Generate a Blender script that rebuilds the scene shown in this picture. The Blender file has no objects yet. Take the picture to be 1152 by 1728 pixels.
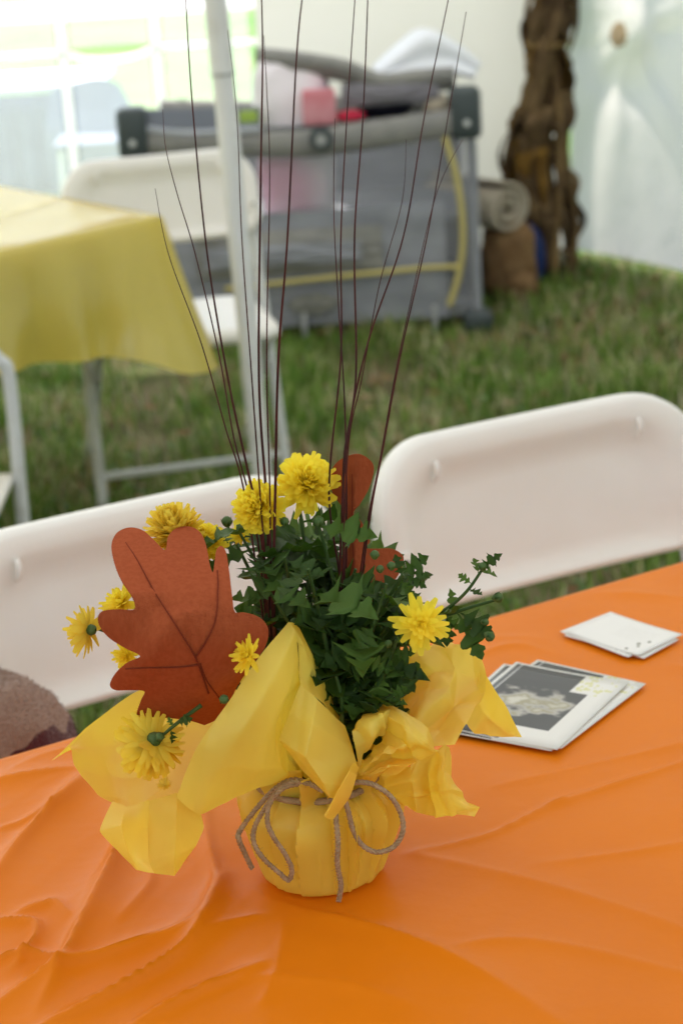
import bpy, bmesh, math, random
import numpy as np
from mathutils import Vector, Matrix, noise
R = math.radians
random.seed(7)
sc = bpy.context.scene
col = sc.collection

# ------------------------------------------------------------------ camera
FPX, PITCH, ROLL, EYE = 3300.0, R(19), R(3.5), 1.47          # focal length in pixels of a 1728 px tall frame
fw = Vector((0, math.cos(PITCH), -math.sin(PITCH)))
up0 = Vector((0, math.sin(PITCH), math.cos(PITCH)))
rt0 = Vector((1, 0, 0))
rt = rt0*math.cos(ROLL) - up0*math.sin(ROLL)
upv = rt0*math.sin(ROLL) + up0*math.cos(ROLL)
CAM = Vector((0, 0, EYE))
cd = bpy.data.cameras.new('camera')
cam = bpy.data.objects.new('camera', cd); col.objects.link(cam)
m = Matrix((rt, upv, -fw)).transposed().to_4x4(); m.translation = CAM
cam.matrix_world = m
cd.sensor_fit = 'VERTICAL'; cd.sensor_height = 22.2; cd.lens = FPX/1728*22.2
cd.clip_start = .05; cd.clip_end = 500
cd.dof.use_dof = True; cd.dof.focus_distance = 1.375; cd.dof.aperture_fstop = 5.0
sc.camera = cam

# ------------------------------------------------------------------ light
SUN_EL, SUN_AZ = R(57), R(-25)                                 # azimuth from +Y towards +X
w = bpy.data.worlds.new('World'); sc.world = w; w.use_nodes = True
nt = w.node_tree
sky = nt.nodes.new('ShaderNodeTexSky'); sky.sky_type = 'NISHITA'; sky.sun_disc = False
sky.sun_elevation = SUN_EL; sky.sun_rotation = SUN_AZ; sky.dust_density = 2.0; sky.air_density = 1.2
nt.nodes['Background'].inputs['Strength'].default_value = .13
nt.links.new(sky.outputs[0], nt.nodes['Background'].inputs[0])
sd = bpy.data.lights.new('sun', 'SUN'); sd.energy = 3.6; sd.angle = R(.6); sd.color = (1, .95, .87)
so = bpy.data.objects.new('sun', sd); col.objects.link(so); so.location = (-4, 9, 12)
sdir = Vector((math.sin(SUN_AZ)*math.cos(SUN_EL), math.cos(SUN_AZ)*math.cos(SUN_EL), math.sin(SUN_EL)))
so.rotation_euler = sdir.to_track_quat('Z', 'Y').to_euler()
sc.view_settings.view_transform = 'Standard'; sc.view_settings.look = 'None'
sc.view_settings.exposure = 1.70; sc.view_settings.gamma = 1.0
sc.render.engine = 'CYCLES'
sc.cycles.use_denoising = True
sc.cycles.max_bounces = 10; sc.cycles.diffuse_bounces = 6; sc.cycles.transparent_max_bounces = 12
sc.cycles.sample_clamp_indirect = 8.0; sc.cycles.caustics_reflective = False; sc.cycles.caustics_refractive = False

# ------------------------------------------------------------------ helpers
def at(px, py, Y):                                            # point of the place seen at a photo pixel, Y metres ahead
    d = fw + rt*((px-576)/FPX) + upv*((864-py)/FPX)
    return CAM + d*(Y/d.y)
def onz(px, py, z):
    d = fw + rt*((px-576)/FPX) + upv*((864-py)/FPX)
    return CAM + d*((z-EYE)/d.z)
def tag(o, label=None, cat=None, group=None, kind=None):
    if label: o['label'] = label
    if cat: o['category'] = cat
    if group: o['group'] = group
    if kind: o['kind'] = kind
    return o
def thing(name, loc, label, cat, rz=0, group=None):
    o = bpy.data.objects.new(name, None); col.objects.link(o)
    o.empty_display_size = .05
    o.location = loc; o.rotation_euler = (0, 0, rz)
    return tag(o, label, cat, group)
def link(name, me, mat=None, parent=None, world=False):
    o = bpy.data.objects.new(name, me); col.objects.link(o)
    if mat and not me.materials: me.materials.append(mat)
    if parent is not None:
        o.parent = parent
        if world:                                             # mesh written in world coordinates
            pm = parent.matrix_basis if parent.parent is None else parent.parent.matrix_basis @ parent.matrix_basis
            me.transform(pm.inverted())
    return o
def mk(name, verts, faces, smooth=True):
    me = bpy.data.meshes.new(name); me.from_pydata([tuple(v) for v in verts], [], faces)
    me.polygons.foreach_set('use_smooth', [smooth]*len(me.polygons)); me.update()
    return me
def ob(name, vf, mat, parent=None, world=False, smooth=True):
    return link(name, mk(name, vf[0], vf[1], smooth), mat, parent, world)
def join(*vfs):
    V, F = [], []
    for v, f in vfs:
        n = len(V); V += list(v); F += [[i+n for i in q] for q in f]
    return V, F
def spline(pts, n, tens=.5):
    pts = [Vector(p) for p in pts]; out = []; k = len(pts)-1
    for i in range(n+1):
        t = i/n*k; j = min(int(t), k-1); u = t-j
        p0, p1, p2, p3 = pts[max(j-1, 0)], pts[j], pts[j+1], pts[min(j+2, k)]
        m1 = (p2-p0)*tens; m2 = (p3-p1)*tens
        if tens == 0: out.append(p1.lerp(p2, u)); continue
        u2, u3 = u*u, u*u*u
        out.append(p1*(2*u3-3*u2+1) + m1*(u3-2*u2+u) + p2*(3*u2-2*u3) + m2*(u3-u2))
    return out
def tube(pts, rad, seg=8, cap=True):
    pts = [Vector(p) for p in pts]; n = len(pts)
    rads = rad if isinstance(rad, (list, tuple)) else [rad]*n
    V, F = [], []; nrm = None
    for i, p in enumerate(pts):
        t = (pts[min(i+1, n-1)]-pts[max(i-1, 0)]).normalized()
        if nrm is None:
            nrm = t.orthogonal().normalized()
        else:
            nrm = (nrm - t*nrm.dot(t))
            nrm = nrm.normalized() if nrm.length > 1e-6 else t.orthogonal().normalized()
        b = t.cross(nrm)
        for k in range(seg):
            a = 2*math.pi*k/seg
            V.append(p + (nrm*math.cos(a)+b*math.sin(a))*rads[i])
    for i in range(n-1):
        for k in range(seg):
            a, b2 = i*seg+k, i*seg+(k+1) % seg
            F.append([a, b2, b2+seg, a+seg])
    if cap:                                                    # caps on their own vertices keep the sides' shading clean
        m0 = len(V); V += [v.copy() for v in V[:seg]]; F.append([m0+k for k in range(seg)][::-1])
        m0 = len(V); V += [v.copy() for v in V[(n-1)*seg:n*seg]]; F.append([m0+k for k in range(seg)])
    return V, F
def box(c, s, bev=0.0, seg=2, rz=0, rx=0):
    bm = bmesh.new(); bmesh.ops.create_cube(bm, size=1)
    for v in bm.verts: v.co = Vector((v.co.x*s[0], v.co.y*s[1], v.co.z*s[2]))
    if bev: bmesh.ops.bevel(bm, geom=bm.edges[:], offset=bev, segments=seg, affect='EDGES', profile=.5)
    M = Matrix.Translation(c) @ Matrix.Rotation(rz, 4, 'Z') @ Matrix.Rotation(rx, 4, 'X')
    bm.transform(M); bm.verts.index_update()
    r = [v.co.copy() for v in bm.verts], [[v.index for v in f.verts] for f in bm.faces]
    bm.free(); return r
def lathe(prof, seg=24, c=(0, 0, 0)):
    V, F = [], []
    for (r, z) in prof:
        for k in range(seg):
            a = 2*math.pi*k/seg; V.append(Vector((c[0]+r*math.cos(a), c[1]+r*math.sin(a), c[2]+z)))
    for i in range(len(prof)-1):
        for k in range(seg):
            a, b = i*seg+k, i*seg+(k+1) % seg; F.append([a, b, b+seg, a+seg])
    return V, F
def lump(c, s, amp=.1, fr=3.0, e=2.0, seg=40, seed=0, rz=0):
    V, F = [], []; n = seg//2
    sg = lambda x, p: math.copysign(abs(x)**p, x)
    for i in range(n+1):
        ph = -math.pi/2+math.pi*i/n
        for k in range(seg):
            th = 2*math.pi*k/seg
            d = Vector((sg(math.cos(ph), 2/e)*sg(math.cos(th), 2/e), sg(math.cos(ph), 2/e)*sg(math.sin(th), 2/e), sg(math.sin(ph), 2/e)))
            q = 1+amp*(noise.noise(d*fr+Vector((seed, 0, 0)))+.5*noise.noise(d*fr*2.3+Vector((0, seed, 0))))
            x, y, z = d.x*s[0]*q, d.y*s[1]*q, d.z*s[2]*q
            V.append(Vector((c[0]+x*math.cos(rz)-y*math.sin(rz), c[1]+x*math.sin(rz)+y*math.cos(rz), c[2]+z)))
    for i in range(n):
        for k in range(seg):
            a, b = i*seg+k, i*seg+(k+1) % seg; F.append([a, b, b+seg, a+seg])
    return V, F
def grid(rows, nu, nv, tu=.5, tv=.5):
    """rows: control points; returns (nv+1)x(nu+1) smooth grid"""
    rr = [spline(r, nu, tu) for r in rows]
    cols = [spline([r[i] for r in rr], nv, tv) for i in range(nu+1)]
    V = [cols[i][j] for j in range(nv+1) for i in range(nu+1)]
    F = [[j*(nu+1)+i, j*(nu+1)+i+1, (j+1)*(nu+1)+i+1, (j+1)*(nu+1)+i] for j in range(nv) for i in range(nu)]
    return V, F
def copy_tree(o, parent=None):
    c = o.copy(); col.objects.link(c); c.parent = parent
    for ch in list(o.children): copy_tree(ch, c)
    return c
def subsurf(o, lv=1):
    s = o.modifiers.new('s', 'SUBSURF'); s.levels = lv; s.render_levels = lv
def solid(o, t, off=0):
    s = o.modifiers.new('t', 'SOLIDIFY'); s.thickness = t; s.offset = off

# ------------------------------------------------------------------ materials
def mat(name, c=(.5, .5, .5), rough=.6, spec=.3, c2=None, ns=8.0, bump=0.0, bs=40.0, trans=0.0, tcol=None, metal=0.0,
        detail=4.0, lo=.4, hi=.62, sheen=0.0, island=None, coords='Object', bdist=.01, stretch=None):
    M = bpy.data.materials.new(name); M.use_nodes = True
    n, L = M.node_tree.nodes, M.node_tree.links
    p = n['Principled BSDF']; out = n['Material Output']
    p.inputs['Base Color'].default_value = (*c, 1); p.inputs['Roughness'].default_value = rough
    p.inputs['Specular IOR Level'].default_value = spec; p.inputs['Metallic'].default_value = metal
    if sheen: p.inputs['Sheen Weight'].default_value = sheen; p.inputs['Sheen Roughness'].default_value = .5
    tc = n.new('ShaderNodeTexCoord'); vec = tc.outputs[coords]
    if stretch:
        mp = n.new('ShaderNodeMapping'); mp.inputs['Scale'].default_value = stretch
        L.new(vec, mp.inputs[0]); vec = mp.outputs[0]
    colout = None
    if c2 is not None:
        nz = n.new('ShaderNodeTexNoise'); nz.inputs['Scale'].default_value = ns; nz.inputs['Detail'].default_value = detail
        L.new(vec, nz.inputs['Vector'])
        rp = n.new('ShaderNodeValToRGB'); rp.color_ramp.elements[0].position = lo; rp.color_ramp.elements[1].position = hi
        rp.color_ramp.elements[0].color = (*c, 1); rp.color_ramp.elements[1].color = (*c2, 1)
        L.new(nz.outputs['Fac'], rp.inputs[0]); colout = rp.outputs[0]
    if island:
        g = n.new('ShaderNodeNewGeometry'); rp = n.new('ShaderNodeValToRGB')
        rp.color_ramp.interpolation = 'LINEAR'
        els = rp.color_ramp.elements
        while len(els) < len(island): els.new(.5)
        for e, (ps, cc) in zip(els, island): e.position = ps; e.color = (*cc, 1)
        L.new(g.outputs['Random Per Island'], rp.inputs[0]); colout = rp.outputs[0]
    if colout: L.new(colout, p.inputs['Base Color'])
    nrm = None
    if bump:
        nb = n.new('ShaderNodeTexNoise'); nb.inputs['Scale'].default_value = bs; nb.inputs['Detail'].default_value = 5
        L.new(vec, nb.inputs['Vector'])
        bp = n.new('ShaderNodeBump'); bp.inputs['Strength'].default_value = bump; bp.inputs['Distance'].default_value = bdist
        L.new(nb.outputs['Fac'], bp.inputs['Height']); L.new(bp.outputs[0], p.inputs['Normal']); nrm = bp
    if trans:
        tl = n.new('ShaderNodeBsdfTranslucent'); tl.inputs[0].default_value = (*(tcol or c), 1)
        if colout and tcol is None: L.new(colout, tl.inputs[0])
        if nrm: L.new(nrm.outputs[0], tl.inputs['Normal'])
        mx = n.new('ShaderNodeMixShader'); mx.inputs[0].default_value = trans
        L.new(p.outputs[0], mx.inputs[1]); L.new(tl.outputs[0], mx.inputs[2]); L.new(mx.outputs[0], out.inputs[0])
    return M
def see_through(name, c, fac, rough=.7, white=0.0):
    M = bpy.data.materials.new(name); M.use_nodes = True
    n, L = M.node_tree.nodes, M.node_tree.links
    p = n['Principled BSDF']; p.inputs['Base Color'].default_value = (*c, 1); p.inputs['Roughness'].default_value = rough
    tr = n.new('ShaderNodeBsdfTransparent'); mx = n.new('ShaderNodeMixShader'); mx.inputs[0].default_value = fac
    L.new(p.outputs[0], mx.inputs[1]); L.new(tr.outputs[0], mx.inputs[2])
    if white:
        tl = n.new('ShaderNodeBsdfTranslucent'); tl.inputs[0].default_value = (.9, .92, .95, 1)
        m2 = n.new('ShaderNodeMixShader'); m2.inputs[0].default_value = white
        L.new(mx.outputs[0], m2.inputs[1]); L.new(tl.outputs[0], m2.inputs[2]); mx = m2
    L.new(mx.outputs[0], n['Material Output'].inputs[0])
    return M
M = {}
M['soil_lawn'] = mat('lawn_soil', (.075, .085, .03), .95, .1, c2=(.15, .125, .07), ns=3.2, bump=.6, bs=60)
M['lawn_out'] = mat('mown_lawn', (.085, .19, .035), .95, .1, c2=(.14, .22, .06), ns=1.1, bump=.4, bs=30)
M['grass'] = mat('grass_blades', rough=.65, spec=.2, trans=.25, island=[(0, (.09, .19, .02)), (.34, (.18, .30, .05)), (.56, (.27, .35, .09)), (.70, (.42, .39, .20)), (.92, (.60, .55, .38)), (1, (.32, .19, .10))])
_n, _L = M['grass'].node_tree.nodes, M['grass'].node_tree.links
_g = [x for x in _n if x.type == 'NEW_GEOMETRY'][0]; _r = [x for x in _n if x.type == 'VALTORGB'][0]
_nz = _n.new('ShaderNodeTexNoise'); _nz.inputs['Scale'].default_value = 3.4; _nz.inputs['Detail'].default_value = 3
_L.new(_g.outputs['Position'], _nz.inputs['Vector'])
_m = _n.new('ShaderNodeMath'); _m.operation = 'MULTIPLY_ADD'; _m.inputs[1].default_value = 2.2; _m.inputs[2].default_value = -1.15; _L.new(_nz.outputs['Fac'], _m.inputs[0])
_a = _n.new('ShaderNodeMath'); _a.operation = 'ADD'; _a.use_clamp = True; _L.new(_m.outputs[0], _a.inputs[0]); _L.new(_g.outputs['Random Per Island'], _a.inputs[1]); _L.new(_a.outputs[0], _r.inputs[0])
M['clover'] = mat('clover_leaf', rough=.7, spec=.2, trans=.2, island=[(0, (.03, .09, .02)), (.6, (.07, .15, .04)), (1, (.12, .2, .08))])
M['dead_leaf'] = mat('dead_leaf', rough=.8, spec=.1, trans=.15, island=[(0, (.16, .06, .03)), (.5, (.22, .12, .06)), (1, (.32, .24, .15))])
M['vinyl'] = mat('white_tent_vinyl', (.80, .785, .76), .55, .3, bump=.25, bs=5, bdist=.03, trans=.40, tcol=(.84, .785, .725))
M['vinyl_dimmed'] = mat('dimmed_tent_vinyl', (.76, .745, .71), .6, .3, bump=.25, bs=5, bdist=.03, trans=.16, tcol=(.70, .68, .62))  # same vinyl with less glow-through, dims the overbright back wall
M['vinyl_roof'] = mat('white_tent_roof', (.78, .78, .77), .55, .3, trans=.35, tcol=(.62, .61, .58))
M['mullion'] = mat('white_window_bar', (.85, .85, .85), .5, .3, trans=.65, tcol=(.92, .92, .92))
M['pane'] = see_through('glare_hazed_pane', (.8, .82, .85), .92, .25, white=.19)  # cloudy vinyl, its white share raised to give the overexposed window haze
M['pole'] = mat('white_painted_tube', (.74, .75, .76), .42, .4, bump=.05, bs=90, c2=(.66, .66, .65), ns=14, lo=.5, hi=.75)
M['frame'] = mat('grey_white_enamel_tube', (.60, .62, .63), .4, .4, c2=(.52, .53, .53), ns=20, lo=.5, hi=.7)
M['plastic'] = mat('ivory_white_plastic', (.80, .78, .745), .42, .35, bump=.05, bs=240, bdist=.002, c2=(.77, .745, .705), ns=5, lo=.45, hi=.7)
M['grey_cap'] = mat('grey_rubber_cap', (.35, .36, .36), .7, .2)
M['screw'] = mat('dark_screw', (.06, .06, .06), .4, .4, metal=.6)
M['orange'] = mat('orange_plastic_sheet', (.70, .182, .004), .40, .12, bump=.10, bs=55, bdist=.004, c2=(.67, .170, .004), ns=7)
M['ycloth'] = mat('yellow_plastic_cloth', (.80, .68, .17), .17, 1.0, bump=.06, bs=14, bdist=.006, trans=.50, tcol=(.88, .72, .12))
M['table_top'] = mat('speckled_white_plastic', (.68, .67, .65), .5, .3, bump=.1, bs=300)
M['paper'] = mat('yellow_waxed_tissue', (.91, .75, .16), .36, .4, bump=.14, bs=85, bdist=.002, trans=.50, tcol=(.98, .79, .07), c2=(.89, .71, .13), ns=6)
M['twine'] = mat('jute_twine', (.35, .24, .145), .9, .1, bump=.9, bs=600, bdist=.002, c2=(.46, .33, .21), ns=180, lo=.4, hi=.65)
M['reed'] = mat('maroon_reed', (.040, .006, .009), .45, .3, c2=(.075, .012, .014), ns=30)
M['felt'] = mat('rust_felt', (.31, .068, .026), .95, .05, bump=.35, bs=900, bdist=.0007, c2=(.345, .080, .031), ns=320, detail=8, sheen=.0, stretch=(1, 1, .45))
M['vein'] = mat('stitched_vein', (.17, .032, .016), .9, .05, bump=.5, bs=300, bdist=.001)
M['petal'] = mat('yellow_petal', (.97, .83, .08), .55, .2, trans=.52, tcol=(1, .87, .08), c2=(.96, .75, .05), ns=60, lo=.45, hi=.75)
M['petal_pale'] = mat('pale_yellow_petal', (.88, .72, .12), .55, .2, trans=.36, tcol=(.92, .74, .10), c2=(.90, .66, .04), ns=50)
M['leafg'] = mat('mum_leaf', (.012, .040, .012), .5, .28, trans=.22, tcol=(.08, .19, .02), c2=(.022, .062, .017), ns=40, bump=.35, bs=160, bdist=.002)
M['stem'] = mat('green_stem', (.035, .075, .018), .6, .2, c2=(.06, .10, .03), ns=60)
M['bud'] = mat('green_bud', (.05, .10, .03), .6, .2, c2=(.10, .15, .05), ns=150)
M['soil'] = mat('dark_potting_soil', (.014, .010, .008), .95, .1, bump=1, bs=120)
M['card'] = mat('white_card', (.74, .72, .69), .55, .25)
M['fleece'] = mat('brown_fleece', (.28, .175, .13), 1.0, .05, bump=.8, bs=330, bdist=.003, c2=(.31, .20, .15), ns=160, sheen=.4)
M['pp_grey'] = mat('grey_polyester', (.255, .265, .30), .8, .15, bump=.3, bs=60, c2=(.30, .31, .345), ns=9)
M['pp_rail'] = mat('dark_grey_padded_rail', (.235, .232, .225), .8, .15, bump=.35, bs=50, c2=(.28, .275, .26), ns=12)
M['pp_dark'] = mat('charcoal_plastic', (.055, .070, .074), .4, .4)
M['pp_mesh'] = see_through('grey_netting', (.40, .41, .46), .60, .8)
M['pp_yel'] = mat('yellow_piping', (.52, .44, .16), .6, .2)
M['pp_logo'] = mat('stitched_oval_patch', (.24, .235, .20), .8, .15, c2=(.17, .17, .16), ns=45)
M['wht_fab'] = mat('white_quilted_pad', (.78, .80, .86), .8, .15, bump=.3, bs=25)
M['pink'] = mat('white_and_pink_wrapper', (.86, .80, .86), .35, .4, c2=(.85, .38, .52), ns=3.4, lo=.50, hi=.72, detail=1.5)
M['pinkbox'] = mat('pink_paper', (.62, .22, .26), .6, .2, c2=(.72, .35, .40), ns=9)
M['red'] = mat('red_cloth', (.55, .03, .07), .6, .2, bump=.3, bs=40)
M['navy'] = mat('dark_navy_cloth', (.02, .02, .035), .8, .1)
M['lime'] = mat('lime_green_box', (.32, .45, .08), .5, .3)
M['burlap'] = mat('brown_burlap', (.20, .115, .055), .95, .05, bump=.8, bs=120, c2=(.26, .16, .08), ns=20)
M['rug'] = mat('beige_rug', (.50, .44, .35), .95, .05, bump=.6, bs=150, c2=(.42, .36, .28), ns=30)
M['blue'] = mat('blue_bag', (.012, .03, .13), .5, .3, bump=.3, bs=30)
M['stalk'] = mat('dried_corn_stalk', (.11, .07, .035), .9, .1, c2=(.32, .21, .09), ns=9, lo=.48, hi=.75, stretch=(3, 3, .5), bump=.4, bs=40)
M['husk'] = mat('dried_corn_leaf', (.085, .055, .030), .9, .1, c2=(.22, .145, .07), ns=8, lo=.42, hi=.75, bump=.6, bs=40)
M['husk_y'] = mat('ochre_corn_husk', (.24, .135, .03), .85, .1, c2=(.14, .075, .02), ns=15, trans=.2)
M['bluegrey'] = mat('pale_blue_cloth', (.15, .185, .25), .7, .2, c2=(.22, .27, .34), ns=3, trans=.1)
M['path'] = mat('pale_gravel', (.42, .41, .38), .95, .1, c2=(.5, .49, .46), ns=4)

# ------------------------------------------------------------------ ground
def sheet_rect(x0, x1, y0, y1, n, z, amp=0.0):
    V = [Vector((x0+(x1-x0)*i/n, y0+(y1-y0)*j/n, z)) for j in range(n+1) for i in range(n+1)]
    if amp:
        for v in V: v.z += amp*noise.noise(Vector((v.x*1.3, v.y*1.3, 0)))
    F = [[j*(n+1)+i, j*(n+1)+i+1, (j+1)*(n+1)+i+1, (j+1)*(n+1)+i] for j in range(n) for i in range(n)]
    return V, F
tag(ob('ground', sheet_rect(-250, 250, -250, 250, 20, -.02), M['lawn_out']), kind='structure')
tag(ob('tent_lawn', sheet_rect(-7, 5.2, -3, 6.95, 60, -.004, .012), M['soil_lawn']), kind='structure')
tag(ob('gravel_path', sheet_rect(-30, 30, 19.2, 21.5, 4, -.012), M['path']), kind='structure')
def wall_y(x): return 6.78                                     # back wall
RW0 = Vector((.86, 6.72, 0)); RWD = Vector((.54, -.842, 0)).normalized(); RWN = Vector((RWD.y, -RWD.x, 0))  # right wall, outward normal = -RWN
def blades(name, n, area, hmin, hmax, wd, mt, lab, cat, seed, clump=True, mat_kind='blade'):
    rg = np.random.default_rng(seed)
    V, F = [], []
    x0, x1, y0, y1 = area
    k = 0
    while k < n:
        y = y0 + (y1-y0)*rg.random()**1.0; x = x0+(x1-x0)*rg.random()
        if abs(x-.1) > .42*y+.5: continue
        q = noise.noise(Vector((x*3.1, y*3.1, 2.0)))
        if clump and rg.random() > .62+.9*q: continue
        k += 1
        a = rg.random()*6.283; b = rg.random()*6.283
        if mat_kind == 'blade':
            h = (hmin+(hmax-hmin)*rg.random())*(1+.6*q); lean = h*(.25+.85*rg.random()**1.5)
            dx, dy = math.cos(a), math.sin(a); sx, sy = -dy*wd, dx*wd
            i = len(V)
            V += [(x-sx, y-sy, -.005), (x+sx, y+sy, -.005), (x+dx*lean*.35-sx*.8, y+dy*lean*.35-sy*.8, h*.6), (x+dx*lean*.35+sx*.8, y+dy*lean*.35+sy*.8, h*.6), (x+dx*lean, y+dy*lean, h)]
            F += [[i, i+1, i+3, i+2], [i+2, i+3, i+4]]
        else:
            s = wd*(.6+.8*rg.random()); z = hmin+(hmax-hmin)*rg.random(); tl = .5*(rg.random()-.5)
            i = len(V)
            for t in range(6):
                an = a+t*1.047; rr = s*(1 if t % 2 else .62)
                V.append((x+rr*math.cos(an), y+rr*math.sin(an), z+tl*rr*math.cos(an+b)))
            F.append([i+t for t in range(6)])
    o = ob(name, (V, F), M[mt], smooth=False)
    return tag(o, lab, cat, kind='stuff')
blades('grass', 84000, (-2.8, 2.9, 2.0, 6.9), .025, .085, .0028, 'grass', 'short mixed green and straw coloured grass growing inside the tent', 'grass', 3)
blades('clover_leaves', 14000, (-2.8, 2.9, 2.0, 6.9), .012, .045, .011, 'clover', 'low clover and weed leaves growing among the tent grass', 'ground cover', 5, True, 'leaf')
blades('fallen_leaf_litter', 1000, (-2.8, 2.9, 2.0, 6.9), .02, .05, .020, 'dead_leaf', 'brown bits of fallen leaves scattered in the tent grass', 'leaf litter', 9, False, 'leaf')

# ------------------------------------------------------------------ tent
tent = thing('party_tent', (.86, 6.75, 0), 'white vinyl party tent with clear window panes and draped corner walls', 'tent')
def wall_sheet(p0, p1, z0, z1, nrm, nu, nv, fold, freq, seed, extra=None):
    V = []
    L = (p1-p0).length
    for j in range(nv+1):
        for i in range(nu+1):
            s, t = i/nu, j/nv
            p = p0.lerp(p1, s); z = z0+(z1-z0)*t
            d = fold*(noise.noise(Vector((s*L*freq, z*.55, seed)))+.5*noise.noise(Vector((s*L*freq*2.2, z*.8, seed+5))))
            if extra: d += extra(s*L, z)
            V.append(p+nrm*d+Vector((0, 0, z)))
    F = [[j*(nu+1)+i, j*(nu+1)+i+1, (j+1)*(nu+1)+i+1, (j+1)*(nu+1)+i] for j in range(nv) for i in range(nu)]
    return V, F
# window bay: left edge of the opaque wall at the bar left of the pack
WX = at(432, 60, 6.78).x
ob('wall', wall_sheet(Vector((RW0.x, 6.78, 0)), Vector((WX, 6.78, 0)), .0, 2.35, Vector((0, 1, 0)), 90, 60, .05, 2.2, 1.0), M['vinyl_dimmed'], tent, True)
kp = at(1028, 55, 6.72-.842*.33)
KS, KZ = (kp-RW0).dot(RWD), kp.z
def gather(s, z):
    dx, dz = s-KS, z-KZ
    r = math.hypot(dx, dz)+1e-4; a = math.atan2(dz, dx)
    f = math.sin(a*9+1.3)+.6*math.sin(a*15+.4)
    return -.045*math.exp(-(r/.10)**2) + .007*f*min(1, r/.08)*math.exp(-r/.55) + .02*math.exp(-((r-.18)/.08)**2)*(dz < .03)
ob('wall', wall_sheet(RW0, RW0+RWD*6.2, .07, 2.35, RWN, 260, 80, .022, 1.5, 9.0, gather), M['vinyl'], tent, True)
kn = RW0+RWD*KS+Vector((0, 0, KZ))-RWN*(-.045)
ob('tie_patch', lump(kn+RWN*-.012+Vector((0, 0, -.01)), (.028, .02, .04), .2, 2, 2, 20, 3), mat('stained_cord_patch', (.62, .47, .30), .8, .1), tent, True)
ob('wall', wall_sheet(Vector((-6.5, 6.78, 0)), Vector((-6.5, -2.6, 0)), .0, 2.35, Vector((1, 0, 0)), 60, 20, .05, 1.2, 4.0), M['vinyl'], tent, True)
WXL = WX-4.2
bars_x = [at(108, 100, 6.76).x, at(262, 60, 6.76).x, WX-.03]
stp = bars_x[1]-bars_x[0]
ob('wall', wall_sheet(Vector((-6.5, 6.78, 0)), Vector((bars_x[0]-stp*int((bars_x[0]-WXL)/stp)-.016, 6.78, 0)), .0, 2.35, Vector((0, 1, 0)), 40, 20, .05, 1.2, 7.0), M['vinyl'], tent, True)
ob('wall', wall_sheet(Vector((WX-.002, 6.78, 0)), Vector((WXL, 6.78, 0)), 1.95, 2.35, Vector((0, 1, 0)), 40, 6, .01, 1.2, 7.0), M['vinyl'], tent, True)
ob('wall', wall_sheet(Vector((WX-.002, 6.78, 0)), Vector((WXL, 6.78, 0)), 0, .18, Vector((0, 1, 0)), 40, 4, .01, 1.2, 7.0), M['vinyl'], tent, True)
# panes between bars, then the bars
ncol = int((bars_x[0]-WXL)/stp); WXE = bars_x[0]-stp*ncol
xs = [WXE+stp*k for k in range(ncol)]+[bars_x[0], bars_x[1], WX-.0]
zh = [at(200, 84, 6.76).z, at(200, 10, 6.76).z]
zz = sorted([.18, zh[0], zh[0]+.34, zh[0]+.68, 1.95])
for i in range(len(xs)-1):
    a, b = xs[i], xs[i+1]
    win = ob('window', box((a, 6.765, 1.065), (.032, .012, 1.77), .004), M['mullion'], tent, True)
    for j in range(len(zz)-1):
        ob('pane', wall_sheet(Vector((a+.022, 6.775, 0)), Vector((b-.022, 6.775, 0)), zz[j]+.012, zz[j+1]-.012, Vector((0, 1, 0)), 8, 8, .006, 3, i*3.+j), M['pane'], win, True)
        if 0 < j:
            sag = lambda t: -.035*math.sin(math.pi*t) if i % 2 else .0
            ob('mullion', tube([Vector((a+(b-a)*t/10, 6.768, zz[j]+sag(t/10))) for t in range(11)], .011, 6), M['mullion'], win, True)
# roof: low pyramid over the whole floor plan
pk = Vector((-1.2, 2.2, 3.3)); rimp = [(-6.6, 6.85), (.9, 6.82), (RW0+RWD*6.25).to_tuple()[:2], (4.3, -2.7), (-6.6, -2.7)]
V = [pk]+[Vector((x, y, 2.3)) for x, y in rimp]
rf = ob('roof', (V, [[0, i+1, (i+1) % 5+1] for i in range(5)]), M['vinyl_roof'], tent, True, smooth=False)
fr = RW0+RWD*6.2
ob('wall', wall_sheet(fr, Vector((4.25, -2.6, 0)), .0, 2.35, Vector((1, 0, 0)), 30, 10, .03, 1.2, 14.0), M['vinyl'], tent, True)

for xa, xb in ((4.25, 1.7), (-1.9, -6.5)):                     # unseen front wall added to cut light, its gap left for front fill
    ob('wall', wall_sheet(Vector((xa, -2.6, 0)), Vector((xb, -2.6, 0)), .0, 2.35, Vector((0, 1, 0)), 40, 10, .03, 1.2, 17.0), M['vinyl'], tent, True)
# free standing inner pole
pf = Vector((at(452, 900, 4.1).x, 4.1, 0)); ptop = at(360, 0, 4.1); d = (ptop-pf); ptop2 = pf+d*(2.6/d.z)
pl = thing('tent_pole', pf, 'white metal tent pole with a joint, standing before the tan folding chair', 'pole')
jt = at(376, 125, 4.1)
ob('pole_tube', tube([pf, pf.lerp(jt, .5), jt], .0225, 20), M['pole'], pl, True)
ob('pole_tube', tube([jt-d.normalized()*-.001, jt+d*.3, ptop2], .0245, 20), M['pole'], pl, True)
ob('joint_ring', tube([jt-d.normalized()*.002, jt+d.normalized()*.003], .0252, 20), M['grey_cap'], pl, True)
ob('base_plate', box(pf+Vector((0, 0, .004)), (.13, .13, .008), .002), M['pole'], pl, True)

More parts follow.
